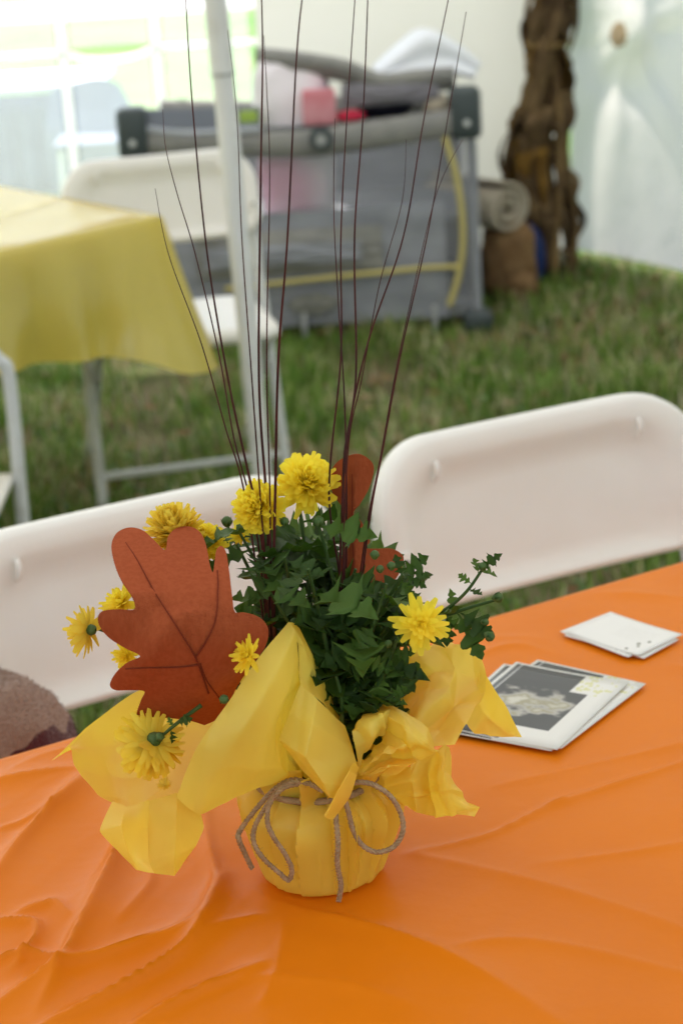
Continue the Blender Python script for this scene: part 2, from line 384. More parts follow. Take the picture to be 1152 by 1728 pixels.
# ------------------------------------------------------------------ folding chairs
def rrect(a, b0, b1, rtop, rbot, n=14):
    """rounded outline in x/z, counter clockwise, b0 bottom, b1 top"""
    P = []
    for cx, cz, r, a0 in ((a-rbot, b0+rbot, rbot, -90), (a-rtop, b1-rtop, rtop, 0), (-a+rtop, b1-rtop, rtop, 90), (-a+rbot, b0+rbot, rbot, 180)):
        for k in range(n+1):
            t = R(a0+90*k/n); P.append((cx+r*math.cos(t), cz+r*math.sin(t)))
    out = []
    N = len(P)
    for i in range(N):                                        # fill the straight runs
        p, q = P[i], P[(i+1) % N]; L = math.hypot(q[0]-p[0], q[1]-p[1]); k = max(1, int(L/.03))
        if L < 1e-6: continue
        for s in range(k): out.append((p[0]+(q[0]-p[0])*s/k, p[1]+(q[1]-p[1])*s/k))
    return out
def resample(P, n):
    Q = P+[P[0]]; L = [0]
    for i in range(len(P)): L.append(L[-1]+math.hypot(Q[i+1][0]-Q[i][0], Q[i+1][1]-Q[i][1]))
    out = []; j = 0
    for k in range(n):
        t = L[-1]*k/n
        while L[j+1] < t: j += 1
        u = (t-L[j])/(L[j+1]-L[j]+1e-9); out.append((Q[j][0]+(Q[j+1][0]-Q[j][0])*u, Q[j][1]+(Q[j+1][1]-Q[j][1])*u))
    return out
def backrest_mesh():
    N = 160
    A, B0, B1 = .228, 0.0, .205
    spec = [  # inset side, inset bottom, inset top, top radius, bottom radius, depth (minus = towards the sitter)
        (.004, .004, .004, .086, .040, .030), (.0, .0, .0, .09, .044, .024), (.0, .0, .0, .09, .044, .004), (.003, .003, .003, .087, .042, -.006),
        (.010, .006, .010, .082, .040, -.010), (.022, .009, .026, .076, .036, -.010), (.032, .011, .034, .071, .034, -.0075), (.044, .014, .043, .066, .03, .000), (.058, .020, .053, .060, .03, .0075), (.074, .03, .066, .055, .03, .012)]
    loops = []
    for s, b, t, r1, r2, d in spec:
        loops.append([(x, d, z) for x, z in resample(rrect(A-s, B0+b, B1-t, r1, r2), N)])
    cx, cz = 0, .098
    for f in (.86, .7, .52, .34, .16):
        loops.append([(x*f, .012+.003*(1-f), cz+(z-cz)*f) for x, y, z in loops[len(spec)-1]])
    V = []
    for lp in loops:
        for x, y, z in lp:
            y2 = y-.55*x*x                                     # curved round the sitter's back
            V.append(Vector((x, y2, z)))
    F = []
    for i in range(len(loops)-1):
        for k in range(N):
            a, b = i*N+k, i*N+(k+1) % N; F.append([a, b, b+N, a+N])
    F.append([(len(loops)-1)*N+k for k in range(N)])
    # back skin
    n0 = len(V); V += [Vector((v.x*.6, v.y*1+.002, .098+(v.z-.098)*.6)) for v in V[:N]]
    F += [[k, n0+k, n0+(k+1) % N, (k+1) % N] for k in range(N)]; F.append([n0+N-1-k for k in range(N)])
    return V, F
TILT = math.atan2(.22, .80)
def make_chair(label, group):
    c = thing('folding_chair', (0, 0, 0), label, 'chair', group=group)
    def on(s, z): return Vector((s*(.222-.014*z/.8), -.12+.22*z/.80, z))
    for s in (-1, 1):
        lg = ob('leg', tube([on(s, .012), on(s, .40), on(s, .71)], .0125, 14), M['frame'], c)
        ob('foot_cap', tube([on(s, 0), on(s, .035)], .0145, 14), M['grey_cap'], lg)
        a, b = Vector((s*.196, -.16, .425)), Vector((s*.203, .30, .012))
        lg = ob('leg', tube([a, a.lerp(b, .5), b], .0115, 14), M['frame'], c)
        ob('foot_cap', tube([b+Vector((0, .0, -.012)), b+Vector((0, -.02, .02))], .0135, 14), M['grey_cap'], lg)
        ob('side_bracket', tube([on(s, .30), Vector((s*.205, .02, .335)), Vector((s*.200, -.09, .42))], .006, 8), M['frame'], c)
    ob('crossbar', tube([on(-1, .095), on(1, .095)], .009, 12), M['frame'], c)
    # seat: shallow dished slab
    N = 96; loops = []
    for ins, z in ((.03, -.012), (.0, -.012), (-.0, .0), (.004, .010), (.014, .016), (.035, .014), (.07, .009), (.13, .006)):
        o = resample(rrect(.198-ins, -.19+ins, .19-ins, max(.02, .055-ins*.4), max(.02, .07-ins*.4)), N)
        loops.append([Vector((x, -.115-y, .44+z)) for x, y in o])
    V = [v for lp in loops for v in lp]; F = []
    for i in range(len(loops)-1):
        for k in range(N): a, b = i*N+k, i*N+(k+1) % N; F.append([a, a+N, b+N, b])
    F.append([k for k in range(N)]); F.append([(len(loops)-1)*N+N-1-k for k in range(N)])
    ob('seat', (V, F), M['plastic'], c)
    V, F = backrest_mesh()
    rot = Matrix.Rotation(-TILT, 3, 'X'); base = on(1, .602); base.x = 0; base.y -= .012
    br = ob('backrest', ([base+rot @ v for v in V], F), M['plastic'], c)
    for s in (-1, 1):
        g = [base+rot @ Vector((s*.143, -.55*.0205-.013+dy, z)) for z, dy in ((.150, .012), (.156, .0), (.166, -.003), (.173, .0))]
        ob('bump', tube(g, [.0028, .0038, .0038, .0026], 10), M['plastic'], br)
        px = box(Vector((0, 0, 0)), (.017, .003, .026), .001)
        ob('screw_pad', ([base+rot @ (v+Vector((s*.2095, -.0362, .066))) for v in px[0]], px[1]), M['plastic'], br)
        sw = tube([Vector((0, -.003, 0)), Vector((0, .0, 0))], .0034, 12)
        ob('screw', ([base+rot @ (v+Vector((s*.2095, -.0372, .066))) for v in sw[0]], sw[1]), M['screw'], br)
    return c
proto = make_chair('white plastic folding chair at the orange table beside the photo cards', 'white folding chairs')
def place_chair(o, tx, ty, yaw):                              # tx,ty: where the middle of the back's top edge is
    off = Matrix.Rotation(yaw, 3, 'Z') @ Vector((0, .10, 0))
    o.location = (tx-off.x, ty-off.y, 0); o.rotation_euler = (0, 0, yaw)
place_chair(proto, .222, 2.28, R(26))
c2 = copy_tree(proto); c2['label'] = 'white plastic folding chair at the orange table behind the brown fleece'
place_chair(c2, -.236, 2.035, R(27.5))
c3 = copy_tree(proto); c3['label'] = 'white folding chair standing behind the yellow table, its grey legs on the grass'
place_chair(c3, -.385, 4.585, R(13))

# small steel chair whose bent tube frame enters the frame at the left edge
q = at(12, 600, 3.62)
sc4 = thing('steel_chair', (q.x-.17, 3.62, 0), 'low steel chair with bent grey tube frame before the yellow table', 'chair')
hT = q.z
bot = at(46, 900, 3.62)
dxl = (bot.x-q.x)/(q.z-bot.z)
def fx(z): return .17+dxl*(hT-z)
U = [Vector((fx(0)-.0, -.05, 0)), Vector((fx(.25), -.03, .25)), Vector((fx(hT-.06), 0, hT-.06)), Vector((.155, .0, hT-.01)), Vector((.11, .0, hT+.01)),
     Vector((-.11, 0, hT+.01)), Vector((-.155, 0, hT-.01)), Vector((-fx(hT-.06), 0, hT-.06)), Vector((-fx(.25), -.03, .25)), Vector((-fx(0), -.05, 0))]
ob('tube_frame', tube(spline(U, 60), .0135, 14), M['frame'], sc4)
ob('seat', box((0, -.17, .34), (.32, .32, .02), .008), M['plastic'], sc4)
ob('backrest', box((0, .012, hT-.07), (.26, .012, .12), .005), M['plastic'], sc4)
for s in (-1, 1):
    ob('leg', tube([Vector((s*.15, -.28, .33)), Vector((s*.17, .22, .0))], .011, 12), M['frame'], sc4)

# ------------------------------------------------------------------ yellow table
YC = onz(270, 362, .742); ea = Vector((-.715, -.699, 0)); eb = Vector((-.62, .785, 0))
yt = thing('folding_table', (YC.x-.7, YC.y, 0), 'long folding table hidden under the yellow cloth', 'table')
WA, LB = .76, 1.8                                            # near end is the short side ea
def yp(a, b, z): return YC+ea*a+eb*b+Vector((0, 0, z-.742))
def slab(p, z0, z1, a0, a1, b0, b1):
    V = [p(a, b, z) for z in (z0, z1) for a, b in ((a0, b0), (a1, b0), (a1, b1), (a0, b1))]
    return V, [[0, 1, 2, 3][::-1], [4, 5, 6, 7], [0, 1, 5, 4], [1, 2, 6, 5], [2, 3, 7, 6], [3, 0, 4, 7]]
# the table runs along ea (towards the viewer's left), eb is its short side
ob('table_top', slab(yp, .70, .736, .015, 1.8, .015, .745), M['table_top'], yt, True, smooth=False)
for a in (.56, 1.55):
    for b in (.10, .66):
        ob('leg', tube([yp(a, b, 0), yp(a, b, .35), yp(a, b, .70)], .014, 12), M['frame'], yt, True)
    ob('leg_crossbar', tube([yp(a, .10, .12), yp(a, .66, .12)], .011, 12), M['frame'], yt, True)
# cloth: perimeter loop, rim rounding, hanging folds
per = []
def pt2(a, b): return Vector((a, b, 0))
cor = [(pt2(1.83, 0), pt2(0, 0), Vector((0, -1, 0))), (pt2(0, 0), pt2(0, .76), Vector((-1, 0, 0))), (pt2(0, .76), pt2(1.83, .76), Vector((0, 1, 0))), (pt2(1.83, .76), pt2(1.83, 0), Vector((1, 0, 0)))]
for k, (p, q2, n1) in enumerate(cor):
    n = 110 if k % 2 == 0 else 50
    for i in range(n):
        t = i/n; pos = p.lerp(q2, t); L = (q2-p).length
        nn = n1.copy(); nprev = cor[k-1][2]; nnext = cor[(k+1) % 4][2]
        ds, de = t*L, (1-t)*L
        if ds < .06: nn = n1.lerp(nprev, .5*(1-ds/.06)).normalized()
        if de < .06: nn = n1.lerp(nnext, .5*(1-de/.06)).normalized()
        per.append((pos, nn, min(ds, de), k))
NP = len(per); V = []; F = []
hang = [(-.05, .0), (-.02, .0), (-.004, -.001), (.004, -.005), (.008, -.014)]+[(None, -.27*j/11-.014) for j in range(1, 12)]
for (o_, dz) in hang:
    for i, (pos, nn, dc, k) in enumerate(per):
        if o_ is not None: out, z = o_, .742+dz
        else:
            t = (-dz-.014)/.27
            corner = math.exp(-(dc/.10)**2)
            fold = .024*math.sin(i*.36+math.sin(i*.13)*2.2)+.022*noise.noise(Vector((i*.16, t*1.5, 3)))+.03*math.exp(-((i-101)/2.5)**2)
            out = .010+t*(.028+fold+corner*.085)
            z = .742+dz*(1+.04*noise.noise(Vector((i*.05, 0, 1)))+.16*corner-(.42*min(pos.x, .5) if k == 0 else 0))
        V.append(YC+ea*(pos.x+nn.x*out)+eb*(pos.y+nn.y*out)+Vector((0, 0, z-.742)))
for j in range(len(hang)-1):
    for i in range(NP): F.append([j*NP+i, j*NP+(i+1) % NP, (j+1)*NP+(i+1) % NP, (j+1)*NP+i])
# top surface as a wrinkled grid inside the first loop is closed with one polygon ring
ycl = ob('tablecloth', (V, F), M['ycloth'])
tv, tf = [], []
na_, nb_ = 60, 26
for j in range(nb_+1):
    for i in range(na_+1):
        a, b = .03+1.77*i/na_, .03+.70*j/nb_
        z = .7435+.004*noise.noise(Vector((a*5, b*5, 0)))+.006*math.exp(-((b-.36+.1*math.sin(a*4))/.012)**2)+.005*math.exp(-((a-.45-.1*b)/.012)**2)
        tv.append(yp(a, b, z))
tf = [[j*(na_+1)+i, j*(na_+1)+i+1, (j+1)*(na_+1)+i+1, (j+1)*(na_+1)+i] for j in range(nb_) for i in range(na_)]
me = ycl.data; bm = bmesh.new(); bm.from_mesh(me)
bv = [bm.verts.new(p) for p in tv]
for f in tf:
    ff = bm.faces.new([bv[i] for i in f]); ff.smooth = True
bmesh.ops.recalc_face_normals(bm, faces=bm.faces[:]); bm.to_mesh(me); bm.free()
tag(ycl, 'yellow plastic cloth draped over the table by the tent window', 'tablecloth')

# ------------------------------------------------------------------ playpen
PX0, PX1, PY = at(232, 560, 5.88).x-.005, at(822, 500, 5.88).x, 5.88
pcx = (PX0+PX1)/2; hw = (PX1-PX0)/2; RZ = at(520, 228, 5.88).z; DP = .68
pp = thing('playpen', (pcx, PY, 0), 'grey folding playpen with yellow piping and netting beside the corn stalks', 'playpen')
for (sx, y) in ((-1, .03), (1, .03), (-1, DP-.03), (1, DP-.03)):
    ob('corner_post', tube([Vector((sx*(hw-.03), y, .06)), Vector((sx*(hw-.03), y, RZ-.05))], .016, 12), M['pp_grey'], pp)
    rear = y > .3
    cp = ob('corner_cap', box((sx*(hw-.045), y, RZ+(-.06 if rear else .035)), (.092, .09, .09 if rear else .155), .022, 3), M['pp_dark'], pp)
    ob('screw', tube([Vector((sx*(hw-.045), y-.054, RZ+.01)), Vector((sx*(hw-.045), y-.049, RZ+.01))], .010, 12), M['frame'], cp)
    ob('foot', box((sx*(hw-.03), y, .035), (.09, .09, .07), .018, 2), M['pp_dark'], pp)
for y, nm in ((.0, 1), (DP, 0)):
    pts = [Vector((-hw+.08, y+.03, RZ)), Vector((-hw*.45, y+.03, RZ-.012)), Vector((0, y+.03, RZ-.022)), Vector((hw*.45, y+.03, RZ-.012)), Vector((hw-.08, y+.03, RZ))]
    V, F = tube(spline(pts, 24), .030, 16)
    V = [Vector((v.x, v.y, RZ-.012+(v.z-RZ+.012)*1.45)) for v in V]
    rl = ob('rail', (V, F), M['pp_rail'], pp)
    hx = .062
    hb = ob('rail_hub', tube([Vector((hx, y-.008, RZ-.015)), Vector((hx, y+.0, RZ-.015)), Vector((hx, y+.03, RZ-.015))], [.033, .036, .036], 24), M['pp_dark'], rl)
    ob('hub_button', tube([Vector((hx, y-.014, RZ-.015)), Vector((hx, y-.006, RZ-.015))], .017, 20), M['grey_cap'], rl)
for sx in (-1, 1):
    ob('rail', tube([Vector((sx*(hw-.03), .06, RZ)), Vector((sx*(hw-.03), DP-.06, RZ))], .034, 14), M['pp_rail'], pp)
def panel(x0, x1, z0, z1, y, n=30, bulge=.0, seed=0):
    V = []
    for j in range(n+1):
        for i in range(n+1):
            s, t = i/n, j/n
            V.append(Vector((x0+(x1-x0)*s, y-bulge*math.sin(math.pi*s)*math.sin(math.pi*t)+.006*noise.noise(Vector((s*6, t*6, seed))), z0+(z1-z0)*t)))
    return V, [[j*(n+1)+i, j*(n+1)+i+1, (j+1)*(n+1)+i+1, (j+1)*(n+1)+i] for j in range(n) for i in range(n)]
zm = at(600, 352, 5.88).z; zb = .055
xr = at(752, 400, 5.88).x-pcx
ob('fabric_panel', panel(-hw+.03, xr, zb, zm, .012, bulge=.008), M['pp_grey'], pp)
ob('netting', panel(-hw+.03, xr, zm, RZ-.02, .016), M['pp_mesh'], pp)
ob('netting', panel(xr, hw-.02, zb, RZ-.02, .016, seed=4), M['pp_mesh'], pp)
ob('pocket', panel(-hw*.62, hw*.42, zm-.185, zm-.05, -.006, bulge=.02, seed=8), M['pp_rail'], pp)
ob('pocket', panel(-hw*.58, hw*.30, zm-.155, zm-.09, -.030, bulge=.008, seed=2), M['pp_grey'], pp)
for sx in (-1, 1):
    ob('netting', ([Vector((sx*(hw-.03)+.0*v.x, .02+(v.x+.5)*(DP-.04), v.z)) for v in panel(-.5, .5, zm, RZ-.02, 0)[0]], panel(-.5, .5, zm, RZ-.02, 0)[1]), M['pp_mesh'], pp)
    ob('fabric_panel', ([Vector((sx*(hw-.03), .02+(v.x+.5)*(DP-.04), v.z)) for v in panel(-.5, .5, zb, zm, 0)[0]], panel(-.5, .5, zb, zm, 0)[1]), M['pp_grey'], pp)
ob('fabric_panel', panel(-hw+.03, hw-.03, zb, zm+.12, DP-.01), M['pp_grey'], pp)
ob('floor_board', box((0, DP/2, .09), (2*hw-.08, DP-.08, .03), .008), M['pp_grey'], pp)
pv = [at(x, y, 5.855)-Vector((pcx, PY, 0)) for x, y in ((750, 232), (768, 290), (779, 360), (780, 420), (772, 470), (758, 515))]
ob('piping', tube(spline(pv, 30), .0095, 8), M['pp_yel'], pp)
pv = [at(x, y, 5.857)-Vector((pcx, PY, 0)) for x, y in ((380, 488), (460, 479), (560, 468), (640, 460), (720, 452), (775, 450))]
ob('piping', tube(spline(pv, 30), .008, 8), M['pp_yel'], pp)
lc = at(530, 512, 5.862)-Vector((pcx, PY, 0))
V = [lc]+[lc+Vector((.078*math.cos(t*math.pi/20), 0, .030*math.sin(t*math.pi/20))) for t in range(40)]
lgo = ob('oval_patch', (V, [[0, 1+(i+1) % 40, 1+i] for i in range(40)]), M['pp_logo'], pp)
for i, wl in enumerate((.026, .020, .024, .022, .022)):
    V, F = box(lc+Vector((-.048+.024*i, -.003, 0)), (wl*.62, .003, .022), .001); ob('raised_letter', (V, F), M['pp_rail'], lgo)
for x in (at(515, 570, 5.8).x, at(735, 520, 5.8).x):
    ob('support_leg', box((x-pcx, -.01, .05), (.016, .02, .10), .005), M['grey_cap'], pp)
# changing deck on top, pad and basket, as on the pen
deck = [at(x, y, Y)-Vector((pcx, PY, 0)) for x, y, Y in ((432, 85, 6.05), (500, 92, 6.0), (580, 105, 5.98), (640, 128, 5.98), (700, 122, 5.98), (765, 118, 5.98))]
dk2 = [p+Vector((0, .42, -.075)) for p in deck]
dk3 = [p+Vector((0, .0, -.055)) for p in deck]
o = ob('changing_deck', grid([dk3, deck, dk2], 40, 16), M['pp_rail'], pp); solid(o, .02)
pad = [[at(x, y, 6.05)-Vector((pcx, PY, 0)) for x, y in ((636, 124), (680, 84), (722, 58), (770, 78), (808, 108))],
       [at(x, y, 6.02)-Vector((pcx, PY, 0)) for x, y in ((636, 128), (690, 110), (725, 100), (768, 104), (805, 120))],
       [at(x, y, 5.98)-Vector((pcx, PY, 0)) for x, y in ((636, 132), (690, 130), (725, 128), (766, 124), (800, 130))]]
pad.insert(0, [p+Vector((0, .35, -.02)) for p in pad[0]])
o = ob('white_pad', grid(pad, 30, 20), M['wht_fab'], pp); solid(o, .015)
o = ob('organiser_pouch', panel(at(575, 150, 5.95).x-pcx, at(740, 150, 5.95).x-pcx, at(600, 180, 5.95).z, at(600, 140, 5.95).z, .07, bulge=.02), mat('light_grey_pouch', (.22, .21, .24), .8, .1), pp)
tr0 = [at(x, y, 5.93)-Vector((pcx, PY, 0)) for x, y in ((210, 186), (300, 184), (440, 180))]
tr1 = [at(x, y, 5.905)-Vector((pcx, PY, 0)) for x, y in ((222, 210), (310, 222), (440, 216))]
tr2 = [at(x, y, 5.92)-Vector((pcx, PY, 0)) for x, y in ((240, 230), (320, 228), (440, 222))]
o = ob('lining', grid([tr0, tr1, tr2], 30, 12), mat('blue_grey_lining', (.16, .175, .21), .6, .2, bump=.3, bs=20), pp); solid(o, .008)
ob('lining_edge', tube(spline([p+Vector((0, -.012, -.004)) for p in tr1], 30), .011, 8), mat('silver_binding', (.38, .40, .44), .5, .3), pp)
zt_ = at(422, 217, 5.935).z
xa, xb, xc = at(398, 215, 5.93).x-pcx, at(768, 200, 5.93).x-pcx, at(566, 205, 5.93).x-pcx
ob('storage_tray', join(box(((xa+xb)/2, .055, zt_-.008), (xb-xa, .07, .012), .003), box(((xc+xb)/2, .17, zt_-.0085), (xb-xc, .17, .011), .003)), M['pp_dark'], pp)
ob('bassinet_floor', box((0, DP/2+.02, at(497, 236, 6.05).z-.252), (2*hw-.09, DP-.14, .02), .006), M['pp_grey'], pp)
# things in the pen
p = at(497, 236, 6.05)
tag(ob('diaper_pack', lump((p.x, p.y, p.z), (.118, .09, .245), .10, 3.0, 4.5, 44, 1), M['pink']), 'tall white and pink wrapped pack standing inside the playpen', 'pack')
p = at(538, 172, 5.932); p.z = zt_+.052
tag(ob('pink_box', box((p.x, p.y, p.z), (.10, .05, .104), .008), M['pinkbox']), 'pink paper box beside the white and pink pack', 'box')
p = at(420, 202, 5.934); p.z = zt_+.028
tag(ob('green_box', box((p.x, p.y, p.z), (.055, .055, .056), .004), M['lime']), 'lime green box with white edge on the playpen', 'box')
p = at(590, 187, 5.95); p.z = zt_+.017
tag(ob('red_cloth', lump((p.x, p.y, p.z), (.045, .04, .018), .25, 3, 2, 24, 6), M['red']), 'crumpled red cloth tucked under the changing deck', 'cloth')
p = at(650, 178, 6.06); p.z = zt_+.037
tag(ob('navy_bag', lump((p.x, p.y, p.z), (.085, .06, .04), .15, 3, 3, 28, 2), M['navy']), 'dark navy bag under the changing deck', 'bag')
p = at(738, 162, 5.97); p.z = zt_+.030
tag(ob('beige_hat', lump((p.x, p.y, p.z), (.042, .03, .034), .2, 2.5, 2, 24, 8), M['rug']), 'small beige knitted hat by the playpen corner', 'hat')

# ------------------------------------------------------------------ corn stalks, sack, rug
cb = onz(925, 468, 0)
cs = thing('corn_stalk_bundle', cb, 'dark brown dried corn stalks tied with twine in the tent corner', 'corn stalks')
def axis(z):                                                  # the bundle's leaning, kinked middle line (local)
    t = z/1.0
    p = spline([at(910, 465, cb.y)-cb, at(912, 380, cb.y)-cb, at(905, 260, cb.y)-cb, at(918, 150, cb.y)-cb, at(925, 60, cb.y)-cb, at(945, -60, cb.y)-cb, at(960, -220, cb.y)-cb], 60)
    for a, b in zip(p, p[1:]):
        if a.z <= z <= b.z: return a.lerp(b, (z-a.z)/(b.z-a.z+1e-9))
    return p[0] if z < p[0].z else p[-1]
rg = random.Random(4)
for i in range(16):
    a0 = rg.random()*6.28; rr = rg.uniform(.02, .108)
    pts = []
    for k in range(15):
        z = .0+k*.105; c = axis(z); waist = (.55+.55*min(1, abs(z-.84)/.5))*(1.22 if z < .6 else 1)
        pts.append(c+Vector((math.cos(a0+z*.9)*rr*waist*.85, math.sin(a0+z*.9)*rr*waist, 0))+Vector((rg.gauss(0, .004), rg.gauss(0, .004), 0)))
        pts[-1].z = z
    ob('stalk', tube(spline(pts, 30), [.013-.005*k/30+(.003 if k % 6 == 0 else 0) for k in range(31)], 7), M['stalk'], cs)
for i in range(130):
    z = rg.uniform(.1, 1.45); c = axis(z); a = rg.uniform(0, 6.28); L = rg.uniform(.18, .42); wd = rg.uniform(.016, .038)
    waist = (.55+.55*min(1, abs(z-.84)/.5))*(1.25 if z < .65 else 1.05)
    out = Vector((math.cos(a), math.sin(a), 0)); side = Vector((-out.y, out.x, 0))
    r0 = .066*waist; fl = rg.uniform(.012, .05 if z < .6 else .035)
    V, F = [], []; n = 9; tw = rg.uniform(-1.5, 1.5)
    for k in range(n+1):
        t = k/n
        zz_ = max(.012, z-L*t*(.9)+.05*math.sin(t*3))
        cc = axis(zz_); p = cc+out*(r0+fl*math.sin(t*2.6)+.012*math.sin(t*9+i)); p.z = zz_
        s2 = (side*math.cos(tw*t)+out*math.sin(tw*t))*wd*(1-.75*t*t)
        V += [p-s2, p+out*.006, p+s2]
    for k in range(n):
        b = 3*k; F += [[b, b+1, b+4, b+3], [b+1, b+2, b+5, b+4]]
    ob('leaf', (V, F), M['husk_y'] if i % 7 == 0 else M['husk'], cs)
tz = (at(915, 72, cb.y)-cb).z; tc_ = axis(tz)
ob('twine_band', tube([tc_+Vector((math.cos(k*.2618)*.066, math.sin(k*.2618)*.066, .006*math.sin(k*.26))) for k in range(25)], .009, 8), mat('straw_twine', (.30, .20, .08), .9, .1), cs)

p = onz(860, 520, 0)
tag(ob('burlap_sack', lump((at(858, 450, 6.33).x, 6.33, .128), (.088, .10, .145), .16, 2.6, 2.6, 44, 5), M['burlap']), 'brown burlap sack slumped on the grass beside the playpen', 'sack')
tag(ob('small_sack', lump((at(875, 495, 6.28).x, 6.28, .055), (.06, .07, .06), .2, 2.6, 2.4, 36, 15), M['burlap']), 'small crumpled brown sack on the grass before the big burlap one', 'sack')
p = at(893, 448, 6.47)
tag(ob('blue_bag', lump((p.x, 6.5, .10), (.055, .05, .115), .2, 2.6, 2.2, 32, 12), M['blue']), 'dark blue bag wedged between the sack and the corn stalks', 'bag')
ctr = at(858, 352, 6.24); ax = Vector((-.62, .785, 0)); sd_ = Vector((.785, .62, 0))
sp = []
for k in range(90):
    th = k*.16; r = .020+.0042*th
    sp.append((math.cos(th)*r*1.15, math.sin(th)*r))
V, F = [], []
for e_ in (0, .12, .24, .36):
    for x, z in sp: V.append(ctr+sd_*x+Vector((0, 0, z))+ax*e_)
n = len(sp)
for j in range(3):
    for k in range(n-1): F.append([j*n+k, j*n+k+1, (j+1)*n+k+1, (j+1)*n+k])
o = ob('rolled_rug', (V, F), M['rug']); solid(o, .013, 0)
tag(o, 'beige rug rolled up and laid on the burlap sack', 'rug')

# ------------------------------------------------------------------ outside the window
p = at(95, 290, 8.9)
ot = thing('garden_table', (p.x-.2, 9.1, 0), 'white topped table with pale blue skirt on the lawn outside', 'table')
zt = at(60, 150, 8.9).z
wl, wr = -.62, at(172, 140, 8.9).x-(p.x-.2)
ob('table_top', box(((wl+wr)/2, .1, zt), (wr-wl, .62, .03), .01), M['wht_fab'], ot)
V, F = [], []
ns = 60
for j in range(6):
    for i in range(ns):
        t = i/(ns-1); x = wl+(wr-wl)*t
        V.append(Vector((x*(1-.03*j), -.22+.03*math.sin(i*.9)*j/5+.05*j/5, zt-.02-(zt-.04)*j/5)))
F = [[j*ns+i, j*ns+i+1, (j+1)*ns+i+1, (j+1)*ns+i] for j in range(5) for i in range(ns-1)]
o = ob('skirt', (V, F), M['bluegrey'], ot); solid(o, .006)
for sx in (wl+.06, wr-.06):
    for y in (-.12, .34): ob('leg', tube([Vector((sx, y, 0)), Vector((sx, y, zt-.01))], .02, 10), M['frame'], ot)
q = at(168, 250, 8.6)
lo = thing('lawn_chair', (q.x, 8.65, 0), 'pale blue garden chair beside the skirted table on the lawn', 'chair')
ob('backrest', grid([[Vector((-.25, .05, .10)), Vector((0, .02, .10)), Vector((.22, .05, .10))], [Vector((-.24, .03, .32)), Vector((0, .0, .32)), Vector((.18, .03, .32))], [Vector((-.20, .10, .50)), Vector((0, .07, .54)), Vector((.10, .10, .50))]], 16, 16), M['bluegrey'], lo)
ob('seat', box((0, -.14, .30), (.34, .34, .03), .012), M['bluegrey'], lo)
for sx in (-.15, .15):
    for y in (-.28, .06): ob('leg', tube([Vector((sx, y, 0)), Vector((sx*.9, y, .30))], .014, 8), M['frame'], lo)

# ------------------------------------------------------------------ orange table and cloth
TA = R(29.46); e1 = Vector((math.cos(TA), math.sin(TA), 0)); e2 = Vector((-math.sin(TA), math.cos(TA), 0))
P0 = onz(545, 1466, .742)                                     # middle of the pot's foot
VF = (onz(500, 1138, .742)-P0).dot(e2); VN = VF-.765; U0, U1 = -.95, .92
def tp(u, v, z): return Vector((P0.x, P0.y, 0))+e1*u+e2*v+Vector((0, 0, z))
ot_ = thing('banquet_table', tp(0, (VF+VN)/2, 0), 'folding table under the orange plastic cloth', 'table', TA)
ob('table_top', slab(lambda a, b, z: tp(a, b, z), .700, .7385, U0+.012, U1-.012, VN+.012, VF-.012), M['table_top'], ot_, True, smooth=False)
for u in (U0+.25, U1-.25):
    for v in (VN+.09, VF-.09): ob('leg', tube([tp(u, v, 0), tp(u, v, .36), tp(u, v, .70)], .014, 12), M['frame'], ot_, True)
    ob('leg_crossbar', tube([tp(u, VN+.09, .14), tp(u, VF-.09, .14)], .011, 12), M['frame'], ot_, True)
NV = 270
uu = np.concatenate([np.linspace(U0, -.46, 41)[:-1], np.linspace(-.46, .60, 381), np.linspace(.60, U1, 40)[1:]]); NU = len(uu)-1; vv = np.linspace(VN, VF, NV+1)
Ug, Vg = np.meshgrid(uu, vv)
def to_uv(px, py):
    p = onz(px, py, .742)-Vector((P0.x, P0.y, .742)); return p.dot(e1), p.dot(e2)
